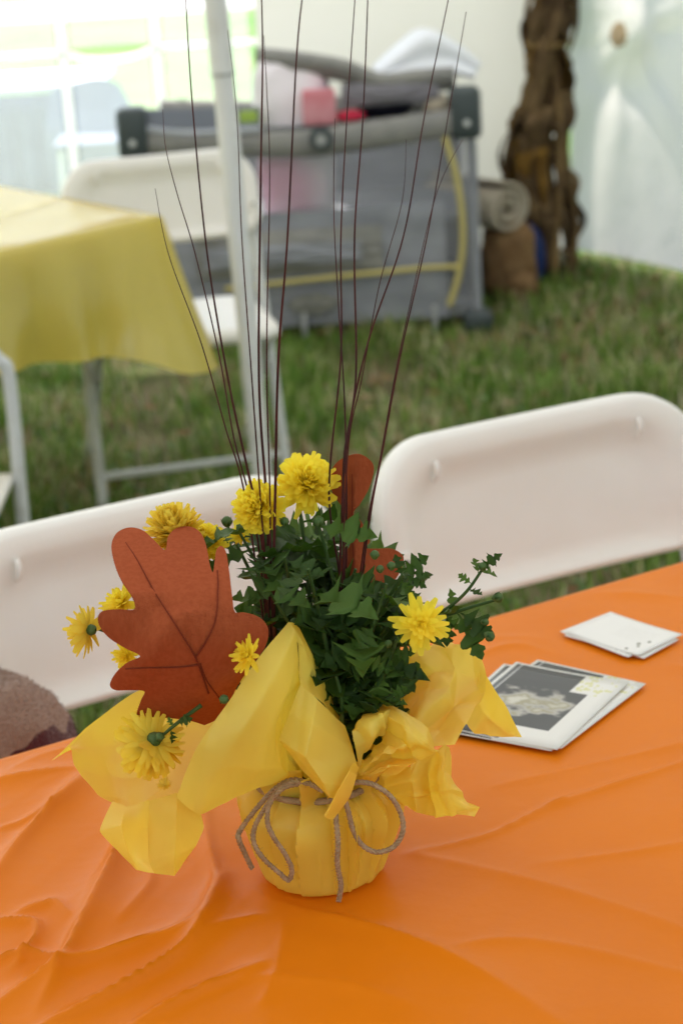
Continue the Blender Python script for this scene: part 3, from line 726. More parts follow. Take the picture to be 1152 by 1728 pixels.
RID = [  # polyline in photo pixels, height mm, half width mm, crispness
    ([(-60, 1560), (40, 1425), (140, 1325), (200, 1270)], 7, 15), ([(-40, 1330), (60, 1310), (140, 1300)], 4, 12), ([(20, 1300), (90, 1268), (170, 1262)], 3, 10),
    ([(60, 1720), (120, 1610), (185, 1480), (215, 1400), (240, 1330)], 9, 17), ([(-40, 1730), (90, 1650), (200, 1610), (330, 1570)], 7, 12), ([(330, 1575), (365, 1500), (352, 1430), (345, 1370)], 9, 14),
    ([(40, 1760), (170, 1695), (300, 1620), (350, 1560), (385, 1478)], 8, 11), ([(210, 1745), (330, 1680), (445, 1632)], 5, 11), ([(-30, 1560), (50, 1560), (62, 1585), (20, 1640)], 5, 8),
    ([(-20, 1630), (40, 1615), (95, 1622)], 5, 8), ([(30, 1545), (90, 1530), (120, 1560)], 4, 7), ([(340, 1590), (400, 1560), (440, 1548)], 3, 7),
    ([(420, 1500), (520, 1540), (680, 1585), (820, 1650), (960, 1740)], 5, 16), ([(480, 1560), (470, 1640), (440, 1700)], 3, 13), ([(690, 1442), (820, 1412), (930, 1360), (960, 1352)], 3, 6),
    ([(930, 1360), (1040, 1325), (1180, 1278)], 3, 6), ([(680, 1440), (850, 1478), (1000, 1520), (1180, 1580)], 3, 12), ([(830, 1330), (1000, 1290), (1180, 1250)], 2.5, 13),
    ([(900, 1010), (1000, 1000), (1160, 1010)], 2.5, 15), ([(740, 1130), (860, 1090), (960, 1110)], 2.5, 13), ([(820, 1075), (1000, 1085), (1160, 1130)], 2, 14), ([(760, 1600), (900, 1590), (1180, 1650)], 2.5, 18),
    ([(250, 1400), (310, 1390), (350, 1370)], 3, 8), ([(420, 1655), (560, 1660), (700, 1700)], 3, 16), ([(900, 1460), (1060, 1440), (1180, 1420)], 2, 12), ([(200, 1560), (250, 1500), (262, 1440)], 3, 9), ([(0, 1400), (90, 1372), (140, 1330)], 3, 8)]
H = np.zeros_like(Ug)
for pl_, hgt, hw_ in RID:
    q3 = spline([Vector((*to_uv(x, y), 0)) for x, y in pl_], 24)
    best = np.full_like(Ug, 9.0); fade = np.zeros_like(Ug)
    for k in range(24):
        ax_, ay_, bx_, by_ = q3[k].x, q3[k].y, q3[k+1].x, q3[k+1].y
        dx_, dy_ = bx_-ax_, by_-ay_; L2 = dx_*dx_+dy_*dy_+1e-12
        t = np.clip(((Ug-ax_)*dx_+(Vg-ay_)*dy_)/L2, 0, 1)
        d_ = np.hypot(Ug-ax_-t*dx_, Vg-ay_-t*dy_); f_ = np.sin(np.pi*np.clip((k+t)/24*.92+.04, 0, 1))**.6
        nb_m = d_ < best; best = np.where(nb_m, d_, best); fade = np.where(nb_m, f_, fade)
    wv = hw_/1000*.54*(1+.35*np.sin(Ug*37+Vg*23))
    H = H + (1.35 if pl_[0][0] < 300 else 1.0)*hgt/1000*fade*(1.02*np.exp(-np.abs(best/wv)**1.05)+.12*np.exp(-(best/(wv*2.6))**2))
nz1 = np.array([[noise.noise(Vector((u*9, v*9, 1)))+.6*noise.noise(Vector((u*23+5, v*17, 3))) for u in uu] for v in vv])
nz2 = np.array([[(1-abs(noise.noise(Vector((u*5+v*3, v*20-u*14, 6)))))**7 for u in uu] for v in vv])
nz3 = np.array([[(1-abs(noise.noise(Vector((u*14-v*9, v*30+u*16, 16)))))**9 for u in uu] for v in vv])
calm = np.clip(.75-Ug*1.6, .18, 1.0)
H += .0008*(nz1+1)+.0004*nz2*calm+.0002*nz3*calm
def flat(px, py, r0, r1):
    u, v = to_uv(px, py); d_ = np.hypot(Ug-u, Vg-v); return np.clip((d_-r0)/(r1-r0), 0, 1)
H *= flat(545, 1466, .046, .075)
H *= flat(905, 1190, .10, .14); H *= flat(1045, 1070, .06, .09)
eu = np.minimum(Ug-U0, U1-Ug); ev = np.minimum(Vg-VN, VF-Vg)
H *= np.clip(np.minimum(eu, ev)/.03, 0.15, 1)
ZC = .7415
V = [tp(Ug[j, i], Vg[j, i], ZC+H[j, i]) for j in range(NV+1) for i in range(NU+1)]
F = [[j*(NU+1)+i, j*(NU+1)+i+1, (j+1)*(NU+1)+i+1, (j+1)*(NU+1)+i] for j in range(NV) for i in range(NU)]
loop = [i for i in range(NU+1)]+[(j+1)*(NU+1)-1 for j in range(1, NV+1)]+[NV*(NU+1)+i for i in range(NU-1, -1, -1)]+[j*(NU+1) for j in range(NV-1, 0, -1)]
nl = len(loop); prev = loop
cen = tp((U0+U1)/2, (VF+VN)/2, 0)
for k, (dro, out) in enumerate(((.002, .003), (.007, .006), (.03, .009), (.08, .012), (.15, .015), (.23, .02), (.30, .024))):
    new = []
    for s, vi in enumerate(loop):
        p = V[vi]; j, i = divmod(vi, NU+1)
        n_ = Vector((0, 0, 0))
        if i == 0: n_ -= e1
        if i == NU: n_ += e1
        if j == 0: n_ -= e2
        if j == NV: n_ += e2
        n_.normalize()
        f = (.02*math.sin(s*.09)+.012*noise.noise(Vector((s*.06, k*.3, 0))))*dro/.3
        new.append(len(V)); V.append(Vector((p.x, p.y, 0))+n_*(out+f+.004)+Vector((0, 0, ZC-dro)))
    for s in range(nl): F.append([prev[s], prev[(s+1) % nl], new[(s+1) % nl], new[s]][::-1])
    prev = new
tag(ob('tablecloth', (V, F), M['orange']), 'wrinkled orange plastic cloth spread under the flower pot', 'tablecloth')

# ------------------------------------------------------------------ cards
def print_mat():
    Mt = bpy.data.materials.new('photo_print'); Mt.use_nodes = True
    n, L = Mt.node_tree.nodes, Mt.node_tree.links; p = n['Principled BSDF']; p.inputs['Roughness'].default_value = .35
    tc = n.new('ShaderNodeTexCoord'); sp_ = n.new('ShaderNodeSeparateXYZ'); L.new(tc.outputs['UV'], sp_.inputs[0])
    def mth(op, a, b=None):
        x = n.new('ShaderNodeMath'); x.operation = op
        for k, q_ in enumerate((a, b)):
            if q_ is None: continue
            if isinstance(q_, (int, float)): x.inputs[k].default_value = q_
            else: L.new(q_, x.inputs[k])
        return x.outputs[0]
    U_, V_ = sp_.outputs[0], sp_.outputs[1]
    def rect(u0, u1, v0, v1):
        return mth('MULTIPLY', mth('MULTIPLY', mth('GREATER_THAN', U_, u0), mth('LESS_THAN', U_, u1)), mth('MULTIPLY', mth('GREATER_THAN', V_, v0), mth('LESS_THAN', V_, v1)))
    def mix(f, a, b):
        x = n.new('ShaderNodeMix'); x.data_type = 'RGBA'; L.new(f, x.inputs[0])
        for k, q_ in ((6, a), (7, b)):
            if isinstance(q_, tuple): x.inputs[k].default_value = (*q_, 1)
            else: L.new(q_, x.inputs[k])
        return x.outputs[2]
    white = (.72, .70, .66)
    mp = n.new('ShaderNodeMapping'); mp.inputs['Scale'].default_value = (3.5, 6.5, 1); mp.inputs['Rotation'].default_value = (0, 0, .5); L.new(tc.outputs['UV'], mp.inputs[0])
    nz = n.new('ShaderNodeTexNoise'); nz.inputs['Scale'].default_value = 1.0; nz.inputs['Detail'].default_value = 3; L.new(mp.outputs[0], nz.inputs['Vector'])
    # the soft figure in the middle of the picture
    du = mth('SUBTRACT', U_, .42); dv = mth('SUBTRACT', V_, .50)
    rr_ = mth('SQRT', mth('ADD', mth('POWER', mth('MULTIPLY', mth('ADD', du, mth('MULTIPLY', dv, .5)), 1.5), 2.0), mth('POWER', mth('MULTIPLY', dv, 3.6), 2.0)))
    body = n.new('ShaderNodeValToRGB'); e = body.color_ramp.elements; e[0].position = 0; e[0].color = (.55, .53, .45, 1); e[1].position = .62; e[1].color = (.045, .045, .045, 1)
    x1 = e.new(.20); x1.color = (.30, .27, .17, 1); x2 = e.new(.36); x2.color = (.42, .40, .36, 1)
    L.new(mth('ADD', rr_, mth('MULTIPLY', mth('SUBTRACT', nz.outputs['Fac'], .5), 2.6)), body.inputs[0])
    photo = mix(mth('LESS_THAN', rr_, 1.2), (.05, .05, .05), body.outputs[0])
    c_ = mix(rect(.03, .64, .02, .99), white, photo)
    c_ = mix(rect(.62, .80, .26, .86), c_, photo)
    c_ = mix(rect(.50, .80, .80, .99), c_, white)
    c_ = mix(rect(.07, .08, .02, .99), c_, (.6, .6, .6))
    vo = n.new('ShaderNodeTexVoronoi'); vo.inputs['Scale'].default_value = 24; L.new(tc.outputs['UV'], vo.inputs['Vector'])
    du2 = mth('SUBTRACT', U_, .80); dv2 = mth('SUBTRACT', V_, .12)
    r2 = mth('SQRT', mth('ADD', mth('POWER', du2, 2.0), mth('POWER', dv2, 2.0)))
    leafm = mth('MULTIPLY', mth('LESS_THAN', vo.outputs['Distance'], .42), mth('LESS_THAN', r2, .16))
    c_ = mix(mth('MULTIPLY', leafm, rect(.64, 1, .0, .30)), c_, (.62, .60, .27))
    L.new(c_, p.inputs['Base Color']); return Mt
def text_mat():
    Mt = mat('white_card_with_faint_text', (.76, .745, .715), .5, .25)
    n, L = Mt.node_tree.nodes, Mt.node_tree.links; p = n['Principled BSDF']
    tc = n.new('ShaderNodeTexCoord')
    br_ = n.new('ShaderNodeTexBrick'); br_.inputs['Scale'].default_value = 9; br_.inputs['Color1'].default_value = (.62, .60, .57, 1); br_.inputs['Color2'].default_value = (.76, .745, .715, 1)
    br_.inputs['Mortar'].default_value = (.76, .745, .715, 1); br_.inputs['Mortar Size'].default_value = .045; br_.inputs['Brick Width'].default_value = .22; br_.inputs['Row Height'].default_value = .16
    L.new(tc.outputs['UV'], br_.inputs['Vector'])
    sp_ = n.new('ShaderNodeSeparateXYZ'); L.new(tc.outputs['UV'], sp_.inputs[0])
    def mth(op, a, b):
        x = n.new('ShaderNodeMath'); x.operation = op
        for k, q_ in enumerate((a, b)):
            if isinstance(q_, (int, float)): x.inputs[k].default_value = q_
            else: L.new(q_, x.inputs[k])
        return x.outputs[0]
    U_, V_ = sp_.outputs[0], sp_.outputs[1]
    msk = mth('MULTIPLY', mth('MULTIPLY', mth('GREATER_THAN', U_, .38), mth('LESS_THAN', U_, .84)), mth('MULTIPLY', mth('GREATER_THAN', V_, .2), mth('LESS_THAN', V_, .62)))
    x = n.new('ShaderNodeMix'); x.data_type = 'RGBA'; L.new(msk, x.inputs[0]); x.inputs[6].default_value = (.76, .745, .715, 1); L.new(br_.outputs[0], x.inputs[7])
    col_ = x.outputs[2]
    for (cu, cv, r_) in ((.86, .52, .02), (.80, .66, .022), (.84, .74, .016), (.78, .90, .018)):
        d1 = mth('POWER', mth('SUBTRACT', U_, cu), 2.0); d2 = mth('POWER', mth('MULTIPLY', mth('SUBTRACT', V_, cv), .62), 2.0)
        f = mth('LESS_THAN', mth('ADD', d1, d2), r_*r_)
        y = n.new('ShaderNodeMix'); y.data_type = 'RGBA'; L.new(f, y.inputs[0]); L.new(col_, y.inputs[6]); y.inputs[7].default_value = (.12, .11, .06, 1); col_ = y.outputs[2]
    L.new(col_, p.inputs['Base Color']); return Mt
def card(name, A, B, C, z, mt, lab, cat, rot=0, du=0, dv=0, group=None, bend=0.0):
    a, b, c = onz(*A, z), onz(*B, z), onz(*C, z)
    W_, H_ = (b-a).length, (c-b).length
    yaw = math.atan2(b.y-a.y, b.x-a.x)+rot
    ctr_ = (a+c)/2
    n = 10; V, uv = [], []
    for j in range(n+1):
        for i in range(n+1):
            x, y = (i/n-.5)*W_, (.5-j/n)*H_
            V.append(Vector((x, y, bend*((i/n-.5)**2)*4))); uv.append((i/n, j/n))
    F = [[j*(n+1)+i, (j+1)*(n+1)+i, (j+1)*(n+1)+i+1, j*(n+1)+i+1] for j in range(n) for i in range(n)]
    me = mk(name, V, F); ul = me.uv_layers.new(name='UVMap')
    for lp in me.loops: ul.data[lp.index].uv = uv[lp.vertex_index]
    o = link(name, me, mt); o.location = (ctr_.x+du, ctr_.y+dv, z); o.rotation_euler = (0, 0, yaw)
    solid(o, .0005, -1)
    return tag(o, lab, cat, group)
PM, TM = print_mat(), text_mat()
CA, CB, CC = (868, 1118), (1058, 1152), (942, 1267)
card('photo_card', CA, CB, CC, .7452, PM, 'undermost photo card of the stack, showing at its right side', 'card', R(-5), .012, .004, 'printed photo cards')
card('photo_card', CA, CB, CC, .7460, PM, 'middle photo card of the stack, slid towards the flower pot', 'card', R(2), -.008, .0, 'printed photo cards')
card('photo_card', CA, CB, CC, .7468, PM, 'topmost photo card with a dark picture and pale green leaf print', 'card', 0, 0, 0, 'printed photo cards', .001)
WA_, WB_, WC_ = (1030, 1034), (1152, 1072), (1075, 1107)
card('white_card', (1012, 1042), (1140, 1082), (1060, 1106), .7452, TM, 'undermost plain white card near the table edge', 'card', R(3), .006, -.004, 'white text cards')
card('white_card', WA_, WB_, WC_, .7460, TM, 'middle white card of the stack near the table edge', 'card', R(-4), -.006, .0, 'white text cards')
card('white_card', WA_, WB_, WC_, .7468, TM, 'topmost white card with faint text and dark dots', 'card', 0, 0, 0, 'white text cards', .001)

# ------------------------------------------------------------------ fleece on the chair seat
fm = M['fleece']; n, L = fm.node_tree.nodes, fm.node_tree.links
tc = n.new('ShaderNodeTexCoord'); spz = n.new('ShaderNodeSeparateXYZ'); L.new(tc.outputs['Object'], spz.inputs[0])
nzf = n.new('ShaderNodeTexNoise'); nzf.inputs['Scale'].default_value = 16; L.new(tc.outputs['Object'], nzf.inputs['Vector'])
ad = n.new('ShaderNodeMath'); ad.operation = 'MULTIPLY_ADD'; L.new(nzf.outputs['Fac'], ad.inputs[0]); ad.inputs[1].default_value = .10; L.new(spz.outputs[2], ad.inputs[2])
lt = n.new('ShaderNodeMath'); lt.operation = 'LESS_THAN'; L.new(ad.outputs[0], lt.inputs[0]); lt.inputs[1].default_value = .716
mxf = n.new('ShaderNodeMix'); mxf.data_type = 'RGBA'; L.new(lt.outputs[0], mxf.inputs[0])
old = n['Principled BSDF'].inputs['Base Color'].links[0].from_socket
L.new(old, mxf.inputs[6]); mxf.inputs[7].default_value = (.085, .018, .02, 1); L.new(mxf.outputs[2], n['Principled BSDF'].inputs['Base Color'])
fc = at(-5, 1290, 1.745)
tag(ob('fleece_jacket', lump((fc.x-.016, 1.745, .583), (.104, .085, .140), .06, 2.6, 2.3, 80, 4), M['fleece']), 'brown fleece jacket with dark red pattern bundled on the chair seat', 'jacket')

fj = bpy.data.objects['fleece_jacket']; rgf = random.Random(3); V, F = [], []
for pg in fj.data.polygons:
    if pg.center.z < .60: continue
    for _ in range(9):
        vs_ = [fj.data.vertices[i].co for i in pg.vertices]; b1, b2 = rgf.random(), rgf.random(); w4 = [(1-b1)*(1-b2), b1*(1-b2), b1*b2, (1-b1)*b2]; sm = 1.0
        p = sum((v*w_ for v, w_ in zip(vs_, w4)), Vector())/sm
        d_ = (pg.normal+Vector((rgf.gauss(0, .5), rgf.gauss(0, .5), rgf.gauss(0, .5)))).normalized()*rgf.uniform(.002, .0045); sdv = d_.orthogonal().normalized()*.0003
        k = len(V); V += [p-sdv, p+sdv, p+d_]; F.append([k, k+1, k+2])
tag(ob('fleece_pile', (V, F), M['fleece'], fj), kind='stuff')

# ------------------------------------------------------------------ wrapped pot
pot = thing('flower_pot', (P0.x, P0.y, ZC+.001), 'flower pot wrapped in yellow paper and tied with brown twine', 'flower pot')
zb0 = ZC+.0015
FOLDS = [(-78, .6, 8), (-52, 1.0, 5), (-36, .7, -5), (-13, 1.6, -9), (9, .8, 3), (21, 1.7, 3), (35, .4, -3), (44, 1.5, 4), (63, .5, 2), (72, 1.2, 0)]+[(a, .9, 0) for a in range(95, 270, 16)]
prof = [(.0405, 0), (.044, .0015), (.0465, .006), (.0500, .018), (.0545, .034), (.0578, .048), (.0585, .058), (.0555, .066), (.049, .072), (.044, .0765), (.043, .080), (.0455, .085), (.0500, .092), (.0535, .099), (.0545, .106)]
SEG = 300; V, F = [], []
dp = spline([Vector((r, 0, z)) for r, z in prof], 48)
for p in dp:
    hz = p.z/.08
    fl = sorted(((a+sl*(1-hz)) % 360, dpt) for a, dpt, sl in FOLDS)
    for k in range(SEG):
        ph = 360*k/SEG
        i0 = max([i for i in range(len(fl)) if fl[i][0] <= ph], default=len(fl)-1)
        a0, d0 = fl[i0]; a1 = fl[(i0+1) % len(fl)][0]
        span = (a1-a0) % 360; t = ((ph-a0) % 360)/span
        saw = (1-t)*d0 if t > .05 else d0*(t/.05*.95)                   # sharp rise, long fall: overlapping pleats
        r = p.x+(.0012+.0125*min(hz, .9)**1.1)*(saw-.45)*1.0+.0009*noise.noise(Vector((ph*.04, p.z*40, 0)))
        a = R(ph-90)
        V.append(Vector((P0.x+r*math.cos(a), P0.y+r*math.sin(a), zb0+p.z)))
for j in range(48):
    for k in range(SEG): a, b = j*SEG+k, j*SEG+(k+1) % SEG; F.append([a, b, b+SEG, a+SEG])
F.append([SEG-1-k for k in range(SEG)])
wrap = ob('paper_wrap', (V, F), M['paper'], pot, True); wrap.data.set_sharp_from_angle(angle=R(24))
ob('soil', lathe([(.0005, .070), (.02, .072), (.043, .069)], 30, (P0.x, P0.y, zb0)), M['soil'], pot, True)
FLAPS = {
 'A': ([[(487, 1050, 1.250), (440, 1105, 1.222), (385, 1185, 1.197), (333, 1260, 1.182), (298, 1345, 1.182)],
        [(498, 1068, 1.242), (468, 1130, 1.214), (424, 1210, 1.190), (378, 1285, 1.184), (338, 1374, 1.190)],
        [(503, 1110, 1.245), (486, 1160, 1.224), (450, 1235, 1.205), (428, 1298, 1.206), (412, 1337, 1.226)],
        [(505, 1155, 1.250), (474, 1192, 1.236), (462, 1240, 1.226), (474, 1292, 1.232), (492, 1313, 1.252)]], 36, 36, .5, .42, .0012),
 'A_in': ([[(503, 1148, 1.249), (474, 1192, 1.2365), (462, 1240, 1.2265), (474, 1292, 1.232), (492, 1313, 1.252)], [(512, 1150, 1.258), (496, 1185, 1.262), (488, 1235, 1.258), (494, 1280, 1.258), (505, 1312, 1.262)], [(530, 1160, 1.262), (530, 1190, 1.262), (525, 1245, 1.262), (525, 1285, 1.262), (530, 1316, 1.262)]], 20, 20, .5, .3, .0012),
 'A3': ([[(488, 1050, 1.250), (503, 1085, 1.244), (506, 1120, 1.244), (507, 1158, 1.240)], [(498, 1052, 1.258), (522, 1100, 1.258), (535, 1145, 1.258), (545, 1188, 1.252)], [(505, 1060, 1.268), (534, 1118, 1.272), (556, 1172, 1.276), (585, 1238, 1.280)]], 24, 12, .5, .4, .0008),
 'A2': ([[(507, 1155, 1.240), (536, 1180, 1.232), (581, 1225, 1.252)], [(488, 1205, 1.225), (527, 1222, 1.212), (593, 1262, 1.242)], [(470, 1250, 1.220), (517, 1278, 1.204), (604, 1298, 1.236)], [(503, 1295, 1.221), (545, 1322, 1.206), (593, 1328, 1.226)], [(545, 1335, 1.216), (556, 1346, 1.210), (578, 1352, 1.220)]], 24, 30, .16, .22, .0007),
 'A2r': ([[(606, 1296, 1.238), (588, 1335, 1.228), (574, 1362, 1.222)], [(598, 1287, 1.224), (572, 1332, 1.208), (548, 1374, 1.205)], [(590, 1300, 1.216), (566, 1345, 1.204), (550, 1380, 1.203)], [(602, 1308, 1.226), (590, 1345, 1.220), (562, 1383, 1.214)]], 16, 18, .5, .5, .0),
 'C': ([[(88, 1284, 1.262), (150, 1226, 1.300), (240, 1163, 1.330), (360, 1150, 1.345)], [(117, 1262, 1.272), (172, 1262, 1.297), (270, 1235, 1.318), (400, 1220, 1.305)], [(126, 1292, 1.262), (190, 1312, 1.282), (290, 1288, 1.284), (420, 1285, 1.275)], [(165, 1340, 1.252), (205, 1362, 1.252), (262, 1352, 1.242), (345, 1322, 1.236)]], 34, 28, .5, .5, .0022),
 'B': ([[(190, 1352, 1.252), (214, 1360, 1.246), (250, 1352, 1.238), (298, 1338, 1.190), (332, 1350, 1.190)], [(169, 1402, 1.242), (205, 1392, 1.230), (250, 1398, 1.240), (297, 1400, 1.192), (345, 1396, 1.206)], [(200, 1436, 1.236), (217, 1438, 1.226), (252, 1452, 1.228), (295, 1440, 1.192), (330, 1428, 1.206)], [(227, 1463, 1.232), (234, 1468, 1.226), (262, 1474, 1.222), (294, 1478, 1.198), (308, 1460, 1.204)]], 40, 26, .03, .3, .0006),
 'D': ([[(660, 1118, 1.362), (700, 1095, 1.352), (750, 1090, 1.346), (804, 1092, 1.332)], [(686, 1160, 1.346), (725, 1138, 1.328), (770, 1135, 1.326), (816, 1140, 1.312)], [(676, 1205, 1.322), (716, 1188, 1.296), (765, 1192, 1.300), (809, 1185, 1.284)], [(650, 1250, 1.296), (698, 1232, 1.270), (742, 1232, 1.275), (788, 1222, 1.264)], [(610, 1300, 1.270), (668, 1288, 1.250), (726, 1260, 1.252), (766, 1254, 1.250)]], 40, 40, .35, .35, .0055),
 'E': ([[(810, 1125, 1.322), (846, 1182, 1.308), (880, 1244, 1.296)], [(800, 1180, 1.312), (824, 1212, 1.312), (868, 1244, 1.296)], [(780, 1212, 1.290), (798, 1234, 1.288), (828, 1240, 1.286)]], 24, 16, .5, .2, .001),
 'F1': ([[(597, 1222, 1.252), (608, 1206, 1.262), (624, 1190, 1.276), (646, 1186, 1.288)], [(592, 1232, 1.238), (622, 1222, 1.232), (646, 1206, 1.242), (655, 1196, 1.262)], [(600, 1262, 1.236), (628, 1246, 1.228), (648, 1226, 1.240), (662, 1214, 1.255)], [(605, 1300, 1.246), (618, 1272, 1.240), (638, 1244, 1.246), (668, 1226, 1.256)]], 24, 24, .45, .45, .0012),
 'F2': ([[(640, 1184, 1.276), (690, 1206, 1.254), (722, 1236, 1.242), (736, 1262, 1.240)], [(646, 1205, 1.252), (680, 1226, 1.234), (706, 1248, 1.226), (737, 1268, 1.234)], [(652, 1234, 1.262), (674, 1256, 1.246), (690, 1268, 1.236), (708, 1281, 1.240)]], 24, 16, .45, .4, .001),
 'F3': ([[(602, 1296, 1.250), (605, 1303, 1.248), (607, 1308, 1.246), (610, 1314, 1.246), (614, 1320, 1.248)], [(632, 1258, 1.256), (648, 1270, 1.232), (655, 1282, 1.250), (652, 1294, 1.230), (640, 1312, 1.246)], [(655, 1228, 1.258), (686, 1258, 1.230), (706, 1281, 1.252), (690, 1292, 1.230), (668, 1308, 1.236)]], 40, 20, .1, .5, .0008),
 'G': ([[(640, 1308, 1.262), (690, 1288, 1.258), (733, 1266, 1.262), (750, 1258, 1.262), (757, 1262, 1.266)], [(648, 1326, 1.268), (695, 1318, 1.246), (722, 1305, 1.270), (748, 1300, 1.250), (766, 1310, 1.262)], [(658, 1346, 1.282), (698, 1346, 1.250), (726, 1342, 1.280), (756, 1342, 1.252), (786, 1352, 1.262)], [(672, 1362, 1.284), (703, 1371, 1.256), (735, 1378, 1.282), (768, 1374, 1.258), (808, 1363, 1.250)]], 44, 26, .3, .5, .002),
 'G2': ([[(768, 1366, 1.256), (786, 1354, 1.262), (809, 1362, 1.250)], [(770, 1374, 1.256), (788, 1376, 1.248), (800, 1378, 1.250)]], 14, 8, .5, .5, .0),
 'H': ([[(596, 1165, 1.362), (636, 1142, 1.375), (700, 1112, 1.378), (745, 1072, 1.385), (768, 1086, 1.380)], [(596, 1230, 1.335), (640, 1205, 1.342), (690, 1172, 1.345), (735, 1120, 1.355), (770, 1112, 1.350)], [(570, 1300, 1.318), (620, 1280, 1.322), (680, 1235, 1.325), (720, 1180, 1.335), (770, 1160, 1.335)]], 30, 20, .5, .5, .003),
 'J': ([[(360, 1150, 1.345), (430, 1130, 1.370), (520, 1150, 1.378), (600, 1165, 1.362)], [(400, 1220, 1.315), (450, 1210, 1.342), (520, 1220, 1.350), (596, 1230, 1.338)], [(455, 1305, 1.285), (480, 1300, 1.318), (525, 1295, 1.332), (590, 1300, 1.320)]], 30, 20, .5, .5, .003),
}
PV, PF = [], []
for key, (rows, nu, nv, tu, tv_, amp) in FLAPS.items():
    nu, nv = int(nu*1.7), int(nv*1.7)
    V, F = grid([[at(*c) for c in r] for r in rows], nu, nv, tu*.7, tv_*.7)
    if amp:
        W2 = nu+1
        nn = []
        for j in range(nv+1):
            for i in range(nu+1):
                a = V[j*W2+min(i+1, nu)]-V[j*W2+max(i-1, 0)]; b = V[min(j+1, nv)*W2+i]-V[max(j-1, 0)*W2+i]
                nn.append(a.cross(b).normalized())
        sd2 = sum(map(ord, key)); rc = random.Random(sd2); cre = []
        for _ in range(7):
            an = rc.uniform(0, 3.14); cre.append((rc.random(), rc.random(), math.cos(an), math.sin(an), rc.uniform(.06, .22), rc.choice((-1, 1))*rc.uniform(.5, 1.6)*(.0012+amp*.35)*(.35 if key in ('A', 'B', 'C', 'A2', 'A3', 'E') else 1)))
        for k, v in enumerate(V):
            q = v*34+Vector((sd2, 0, 0))
            rdg = (1-abs(noise.noise(q)))**3-.5                 # creases rather than bumps
            su, sv = (k % W2)/nu, (k//W2)/nv; cz_ = sum(am*max(0, 1-abs((su-a0)*cx_+(sv-b0)*cy_)/wd_) for a0, b0, cx_, cy_, wd_, am in cre)
            V[k] = v+nn[k]*(amp*(.7*rdg+.5*noise.noise(q*.55))+cz_)
    n = len(PV); PV += V; PF += [[i+n for i in f] for f in F]
pfo = ob('paper_frill', (PV, PF), M['paper'], pot, True); pfo.data.set_sharp_from_angle(angle=R(16))
def twist(path, r, name, parent):
    P = spline([at(*c) for c in path], 90)
    L = 0; strands = [[], [], []]; nrm = None
    for i, p in enumerate(P):
        t = (P[min(i+1, 90)]-P[max(i-1, 0)]).normalized()
        if i: L += (p-P[i-1]).length
        nrm = (t.orthogonal() if nrm is None else nrm-t*nrm.dot(t)).normalized(); b = t.cross(nrm)
        for s in range(3):
            a = L/.0042*2*math.pi*.42+s*2.094
            strands[s].append(p+(nrm*math.cos(a)+b*math.sin(a))*r*.5)
    o = ob(name, join(*[tube(s, r*.62, 6) for s in strands]), M['twine'], parent, True)
    rg2 = random.Random(len(path)); V, F = [], []
    for i in range(46):                                          # loose fibres
        k = rg2.randrange(1, 90); p = P[k]; d_ = Vector((rg2.gauss(0, 1), rg2.gauss(0, 1), rg2.gauss(0, 1))).normalized()
        v2, f2 = tube([p, p+d_*r*1.5, p+d_*r*2.2+Vector((rg2.gauss(0, .0008), 0, rg2.gauss(0, .0008)))], [.00012, .0001, .00006], 3, False)
        n_ = len(V); V += v2; F += [[x+n_ for x in q_] for q_ in f2]
    ob('fibre', (V, F), M['twine'], o, True)
    return o
TY = 1.236
tw = [('twine_end', [(545, 1335, 1.232), (522, 1322, 1.236), (495, 1316, 1.238), (468, 1328, 1.240), (438, 1358, 1.244), (406, 1400, 1.246), (403, 1416, 1.242), (412, 1438, 1.246), (425, 1465, 1.250)]),
      ('twine_loop', [(548, 1332, 1.236), (500, 1319, 1.234), (472, 1330, 1.234), (448, 1362, 1.234), (430, 1395, 1.236), (428, 1420, 1.234), (442, 1446, 1.232), (470, 1472, 1.234), (487, 1485, 1.236), (492, 1466, 1.232), (480, 1440, 1.229), (460, 1410, 1.227), (451, 1385, 1.228), (456, 1354, 1.231), (480, 1329, 1.233), (520, 1321, 1.237)]),
      ('twine_loop', [(588, 1322, 1.240), (612, 1320, 1.236), (636, 1327, 1.234), (662, 1348, 1.234), (678, 1380, 1.236), (678, 1408, 1.236), (662, 1430, 1.236), (636, 1438, 1.236), (612, 1427, 1.236), (596, 1402, 1.236), (588, 1372, 1.234), (581, 1348, 1.234)]),
      ('twine_end', [(565, 1355, 1.236), (567, 1385, 1.233), (570, 1420, 1.230), (569, 1458, 1.232), (575, 1494, 1.240), (571, 1520, 1.246)])]
for nm, pth in tw: twist(pth, .0019, nm, pot)
band = [Vector((P0.x+.0455*math.cos(a), P0.y+.0455*math.sin(a), zb0+.0785)) for a in [i*.2618 for i in range(25)]]
ob('twine_band', tube(band, .0026, 8), M['twine'], pot, True)

